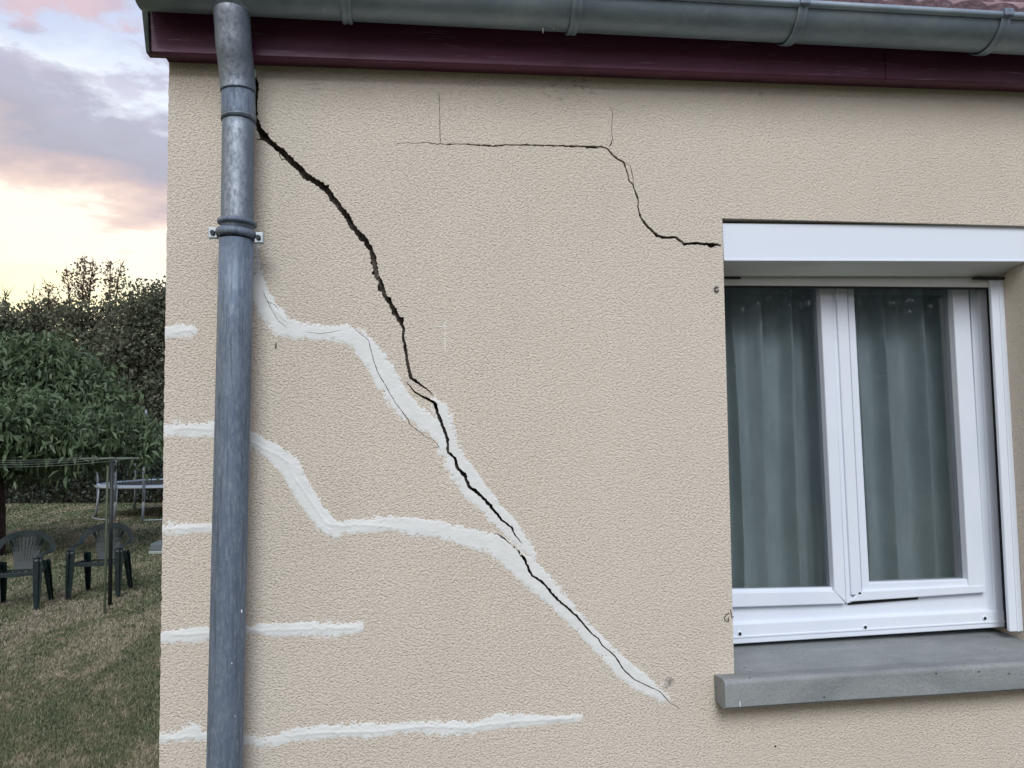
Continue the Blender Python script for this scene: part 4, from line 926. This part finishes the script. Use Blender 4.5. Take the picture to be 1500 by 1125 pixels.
# ------------------------------------------------------------------ clothesline
b = G(161, 888); dl = (b-CAM)@fw
top = A(160.5, 676, dl)
cl = empty('clothesline', (b[0], b[1], 0), 'dark clothesline post with crossbar and lines over the right-hand chair', 'clothesline')
ztop = top[2]
tube('post', [(b[0], b[1], 0), (b[0], b[1], ztop+.02)], [0.021, 0.021], m_post, cl, 16)
s0 = G(153, 901); tube('stake', [(s0[0], s0[1], 0), (b[0]-.035, b[1]-.03, 1.0), (b[0]-.03, b[1]-.03, ztop-.05)], [.012, .014, .012], m_stake, cl, 8)
q0, q1 = A(117, 669, dl+.25), A(204, 671, dl-.1)
q0[2] = q1[2] = ztop+.03
tube('crossbar', [q0, q1], .012, m_line, cl, 10)
l0, l1 = A(-190, 672, dl-.4), A(-230, 700, dl-1.2)
far_z = 1.72
l0[2] = l1[2] = far_z; 
for k, f in enumerate((0.02, 0.35, 0.65, 0.98)):
    a = q0+(q1-q0)*f; b2 = l0+(l1-l0)*f; a = a+np.array([0, 0, .012]); path = []
    for i in range(17): u = i/16; path.append(a+(b2-a)*u-np.array([0, 0, (.05+.02*k)*4*u*(1-u)]))
    tube('line', path, .0026, m_line, cl, 6)
mdl = (l0+l1)/2; tube('post', [(mdl[0], mdl[1], 0), (mdl[0], mdl[1], far_z)], .03, m_post, cl, 12); tube('crossbar', [l0, l1], .012, m_line, cl, 8)

# ------------------------------------------------------------------ trampoline
dt = 19.0
tc_ = A(262, 712, dt); tc_[2] = 0
trp = empty('trampoline', tuple(tc_), 'galvanised trampoline with net poles in front of the far hedge', 'trampoline')
zt2 = A(190, 712, dt-1)[2]; TR = (A(262, 712, dt)[0]-A(139, 712, dt)[0])*.88; print('trampoline', zt2, TR)
c0 = np.array([tc_[0], tc_[1], zt2])
def cpt(a, r=TR, z=0.0): return c0+np.array([r*math.cos(a), r*math.sin(a), z])
tube('ring', [cpt(a) for a in np.linspace(0, 2*math.pi, 41)], .024, m_tramp, trp, 8)
V = [cpt(a, TR-.02, .02) for a in np.linspace(0, 2*math.pi, 40, endpoint=False)]+[cpt(a, TR-.28, .02) for a in np.linspace(0, 2*math.pi, 40, endpoint=False)]
V += [v+np.array([0, 0, .025]) for v in V]
Fc = []
for i in range(40): j = (i+1) % 40; Fc += [(80+i, 80+j, 120+j, 120+i), (i, 40+i, 40+j, j), (i, j, 80+j, 80+i), (40+i, 120+i, 120+j, 40+j)]
mk('pad', V, Fc, m_pad, trp)
mk('mat', [cpt(a, TR-.29, .01) for a in np.linspace(0, 2*math.pi, 40, endpoint=False)], [tuple(range(40))], m_net, trp)
def ang_for(px, near):
    best = None
    for a in np.linspace(math.pi, 2*math.pi, 400) if near else np.linspace(0, math.pi, 400):
        w = cpt(a, TR+.03)-CAM; q = abs(750+F*(w@r2)/(w@fw)-px)
        if best is None or q < best[0]: best = (q, a)
    return best[1]
AN = [ang_for(143, True), ang_for(169, True), ang_for(210, True), ang_for(198, False)]+[R(v_) for v_ in (290, 335, 20, 60)]
for aa in AN:
    f = cpt(aa, TR+.06); f[2] = 0.02; tube('leg', [cpt(aa, TR-.005, -.01), cpt(aa, TR+.02, -zt2*.5), f], .030, m_tramp, trp, 8)
    tube('net_pole', [cpt(aa, TR+.03, -.3), cpt(aa, TR+.03, .5), cpt(aa, TR-.06, 1.75)], .026, m_tramp, trp, 8)
for a, b2 in ((AN[0], AN[1]), (AN[2], AN[4]), (AN[5]-2*math.pi, AN[6]), (AN[7], AN[3])):
    tube('foot', [cpt((a+(b2-a)*q), TR+.06, -zt2+.03) for q in np.linspace(0, 1, 7)], .02, m_tramp, trp, 8)
# net: strands as a wire lattice
paths = []
for a in np.linspace(0, 2*math.pi, 121)[:-1]: paths.append(([cpt(a, TR-.1, .05), cpt(a, TR-.08, 1.6)], .0035))
for z in np.linspace(.08, 1.6, 20): paths.append(([cpt(a, TR-.09, z) for a in np.linspace(0, 2*math.pi, 33)], .0035))
o = tubes('net', paths, m_net, trp, 3); o['kind'] = 'stuff'

# ------------------------------------------------------------------ low box by the house corner
p0 = G(217, 813); bxl = empty('garden_box', (p0[0], p0[1], 0), 'low grey-green lidded box on the lawn at the house corner', 'box')
bm = bmesh.new(); box(bm, (p0[0]+.02, p0[1]+.02, 0.06), (p0[0]+.9, p0[1]+.5, .17), .012); bmobj('lid', bm, m_box, bxl)
bm = bmesh.new(); box(bm, (p0[0], p0[1], 0.0), (p0[0]+.92, p0[1]+.52, .058), .015); bmobj('base', bm, m_box2, bxl)

# ------------------------------------------------------------------ trees
def rot_leaves(n, droop, spread):
    """direction (tip), width vector"""
    a = rng.uniform(0, 2*np.pi, n); el_ = rng.normal(droop, spread, n)
    d = np.stack([np.cos(a)*np.cos(el_), np.sin(a)*np.cos(el_), np.sin(el_)], 1)
    w = np.cross(d, rng.normal(0, 1, (n, 3))); w /= np.linalg.norm(w, axis=1)[:, None]; return d, w
def leaves(name, P0, size, width, m, parent, droop=-.4, spread=.6, fold=0.25, hor=0.0):
    n = len(P0); d, w = rot_leaves(n, droop, spread)
    if hor > 0:
        w2 = np.stack([-d[:, 1], d[:, 0], np.zeros(n)], 1); w2 /= np.linalg.norm(w2, axis=1)[:, None]+1e-9; w = w*(1-hor)+w2*hor; w /= np.linalg.norm(w, axis=1)[:, None]
    nn = np.cross(d, w); L = size*rng.uniform(.65, 1.25, n)[:, None]; W = L*width*rng.uniform(.8, 1.2, n)[:, None]
    tip = P0+d*L-np.array([0, 0, 1])*L*.18; mid_ = P0+d*L*.45
    V = np.stack([P0, mid_+w*W*.5+nn*W*fold, tip, mid_-w*W*.5+nn*W*fold], 1).reshape(-1, 3)
    b = np.arange(n)*4; Fc = np.stack([b, b+1, b+2, b, b+2, b+3], 1).reshape(-1, 3)
    return mk(name, V, Fc, m, parent)
def blob_points(lumps, n, shell=0.55):
    """points in a union of ellipsoids, biased outward"""
    vol = np.array([l[3]*l[4]*l[5] for l in lumps])**.8; pick = rng.choice(len(lumps), n, p=vol/vol.sum()); Lp = np.array(lumps)[pick]
    d = rng.normal(0, 1, (n, 3)); d /= np.linalg.norm(d, axis=1)[:, None]; r = rng.uniform(0, 1, n)**shell
    return Lp[:, :3]+d*r[:, None]*Lp[:, 3:6]
def tree(name, label, base, lumps, m, nclus, per, lsize, lwid, trunk_r, clus_r=.22, droop=-.3, spread=.7, group=None, extra=None, hor=0.0, shell=.5):
    tr_ = empty(name, (base[0], base[1], 0), label, 'tree', group)
    L = np.array(lumps); top = L[:, 2].max(); fork = np.array([base[0], base[1], max(.5, L[:, 2].min()*.8)])
    tube('trunk', [(base[0], base[1], -.05), (base[0]+.03, base[1], fork[2]*.5), fork, fork+np.array([.05, .05, (top-fork[2])*.55])], [trunk_r*1.25, trunk_r, trunk_r*.85, trunk_r*.35], m_bark, tr_, 14)
    paths = []
    for l in lumps:
        e = np.array(l[:3]); mid_ = fork+(e-fork)*.5+rng.normal(0, .12, 3)
        paths.append((smooth_path([fork-np.array([0, 0, .1]), mid_, e], 7), [trunk_r*.45*(1-i/8)+.012 for i in range(7)]))
        for _ in range(3):
            e2 = e+rng.normal(0, .5, 3)*np.array(l[3:6]); paths.append(([mid_, (mid_+e2)/2+rng.normal(0, .06, 3), e2], [.025, .015, .006]))
    tubes('limbs', paths, m_bark, tr_, 6)
    cl_ = blob_points(lumps, nclus, shell); off = rng.normal(0, 1, (nclus, per, 3)); off *= clus_r
    if droop < -.5: off[:, :, 2] = -np.abs(off[:, :, 2])*1.4
    pts = (cl_[:, None, :]+off).reshape(-1, 3)
    leaves('crown', pts, lsize, lwid, m, tr_, droop, spread, hor=hor)
    if extra:
        for (axp, n_, sp_, m2) in extra:
            pa, pb2 = np.array(axp[0]), np.array(axp[1]); u = rng.uniform(0, 1, n_)
            pt = pa+(pb2-pa)*u[:, None]+rng.normal(0, 1, (n_, 3))*(sp_*(.25+1.0*np.clip(np.sin(np.pi*(u*.85+.05)), 0, 1)**1.3))[:, None]*np.array([1, 1, .5])
            nt_ = [([pa+np.array([0, 0, -.8]), (pa+pb2)/2, pb2], [.03, .018, .005])]
            for _ in range(14): q = pa+(pb2-pa)*random.random(); nt_.append(([q, q+rng.normal(0, 1, 3)*sp_*1.2+np.array([0, 0, .25])], [.01, .004]))
            tubes('shoot', nt_, m_bark, tr_, 5); leaves('shoot_leaves', pt, lsize*.85, lwid, m2, tr_, .1, .8)
    return tr_
# the near green tree, trunk cut by the left edge
bt = G(-14, 815); d12 = (bt-CAM)@fw; print('near tree', bt, d12)
def at(px, py, d): return A(px, py, d)
lum = []
for (x, y, dd, rx, rz) in ((62, 528, 0, .60, .58), (100, 545, .1, .55, .5), (0, 532, .2, .75, .6), (-70, 540, 0, .9, .7), (130, 580, .1, .62, .52), (-150, 590, 0, .8, .7), (180, 618, .2, .46, .34), (95, 620, -.8, .8, .45), (20, 610, -1.1, .9, .5), (-80, 620, -.9, .9, .5),
    (60, 620, 1.0, .9, .6), (150, 612, .8, .55, .4), (212, 642, -.2, .30, .24), (-30, 600, 1.3, 1., .6), (-190, 640, -.3, .7, .5), (120, 645, .3, .6, .22), (30, 650, .4, .8, .26), (-60, 650, -.2, .9, .35)):
    c_ = at(x, y, d12+dd); lum.append((c_[0], c_[1], c_[2], rx, rx*.9, rz))
tree('fruit_tree', 'low spreading green tree with long drooping leaves behind the chairs', bt, lum, m_leaf_peach, 3900, 17, .135, .36, .17, .13, -.6, .65, hor=.3, shell=.5)
# trees beyond it
def far_tree(label, px, tops, d, m, nclus, per, lsize=.13, extra=None, base_px=None):
    lum = []
    for (x, y, dd, rx, rz) in tops: c_ = at(x, y, d+dd); lum.append((c_[0], c_[1], c_[2], rx, rx*.9, rz))
    b_ = at(px, 700, d); ex = None
    if extra: ex = [((at(a[0], a[1], d), at(a[2], a[3], d)), a[4], a[5], a[6]) for a in extra]
    tree('broadleaf_tree', label, (b_[0], b_[1], 0), lum, m, nclus, per, lsize, .62, .16, .20, -.2, .8, 'trees along the far end of the garden', ex)
far_tree('bushy dark tree at the house corner, right of the tall shoots', 215, [(212, 455, 0, 1.05, .75), (232, 440, .3, .6, .5), (190, 500, -.3, 1.0, .9), (225, 560, 0, 1.2, 1.2), (180, 580, .4, 1.2, 1.1), (250, 500, .2, 1.0, 1.), (275, 450, 0, 1., .8), (215, 640, .2, 1.4, 1.0), (262, 600, -.2, 1.3, 1.2)], 24, m_leaf_dark, 1000, 26)
far_tree('dark tree with thin rusty shoots rising into the sky', 120, [(125, 470, 0, .75, .6), (95, 468, .3, .6, .45), (158, 455, .2, .6, .5), (110, 520, 0, 1.2, .9), (150, 560, -.3, 1.2, 1.2), (80, 560, .2, 1.3, 1.1), (120, 620, 0, 1.5, 1.1), (170, 500, .3, .7, .8)], 25, m_leaf_mid, 1050, 26,
   extra=[(120, 440, 124, 378, 300, .17, m_leaf_red), (129, 436, 137, 384, 150, .13, m_leaf_red), (103, 445, 98, 396, 130, .14, m_leaf_red), (161, 438, 161, 384, 130, .12, m_leaf_red), (168, 432, 178, 388, 100, .11, m_leaf_mid)])
far_tree('lower rust-tinged tree between the two bushy ones', 62, [(60, 470, 0, .6, .45), (75, 455, .2, .4, .3), (45, 490, .2, .7, .6), (60, 540, 0, 1.1, 1.), (50, 610, .1, 1.4, 1.2)], 25.6, m_leaf_mid, 620, 24,
   extra=[(72, 450, 70, 415, 90, .16, m_leaf_red), (52, 462, 48, 432, 70, .15, m_leaf_red)])
far_tree('dark tree cut off by the left edge of the view', 0, [(8, 475, 0, .6, .65), (18, 490, .2, .55, .6), (-25, 470, .3, .8, .8), (-10, 560, 0, 1.3, 1.1), (-70, 500, 0, 1.3, 1.2), (20, 620, .1, 1.5, 1.2)], 24.5, m_leaf_dark, 760, 26, extra=[(8, 455, 8, 430, 40, .08, m_leaf_dark)])
# hedge
hg = []
hd = 22.6; a0 = G(-500, 742); a1 = G(330, 737); print('hedge', a0, a1)
hedge = empty('hedge', tuple((a0+a1)/2), 'dense dark hedge across the far end of the lawn', 'hedge')
n = 46000; u = rng.uniform(0, 1, n); hz = rng.uniform(0, 1, n)**.8*1.95; th = rng.uniform(-.55, .55, n); dr = (a1-a0)/np.linalg.norm(a1-a0); nr = np.array([-dr[1], dr[0], 0])
wob = np.array([noise.noise((x*60, y*1.5, 3.3))*.25 for x, y in zip(u, hz)])
pt = a0+(a1-a0)*u[:, None]+nr*(th+.6+wob)[:, None]+np.array([0, 0, 1])*(hz+np.array([noise.noise((x*25, 1, 1))*.2 for x in u]))[:, None]*.98
leaves('foliage', pt, .12, .6, m_leaf_hedge, hedge, -.1, .8)
bm = bmesh.new(); f0, f1 = a0+nr*.55, a1+nr*.55; hexa(bm, [f0+[0, 0, .03], f1+[0, 0, .03], f1+[0, 0, 1.55], f0+[0, 0, 1.55], f0+nr*.5+[0, 0, .03], f1+nr*.5+[0, 0, .03], f1+nr*.5+[0, 0, 1.55], f0+nr*.5+[0, 0, 1.55]], 0); bmobj('stems', bm, m_bark, hedge)

# unseen hedge added behind the camera to darken the reflection in the panes
h2 = empty('reflection_hedge', (2, -17, 0), 'unseen tall hedge added behind the camera to darken the pane reflections', 'hedge')
n = 42000; x = rng.uniform(-6, 18, n); z = rng.uniform(0, 1, n)**.8*5.4*(1+.08*np.array([noise.noise((q*.5, 1, 1)) for q in x])); y = -17+rng.uniform(-.3, .5, n)
leaves('foliage', np.stack([x, y, z], 1), .22, .6, m_leaf_hedge, h2, -.1, .8)
bm = bmesh.new(); box(bm, (-5.9, -17.5, .02), (17.9, -17.1, 4.9)); bmobj('stems', bm, m_bark, h2)
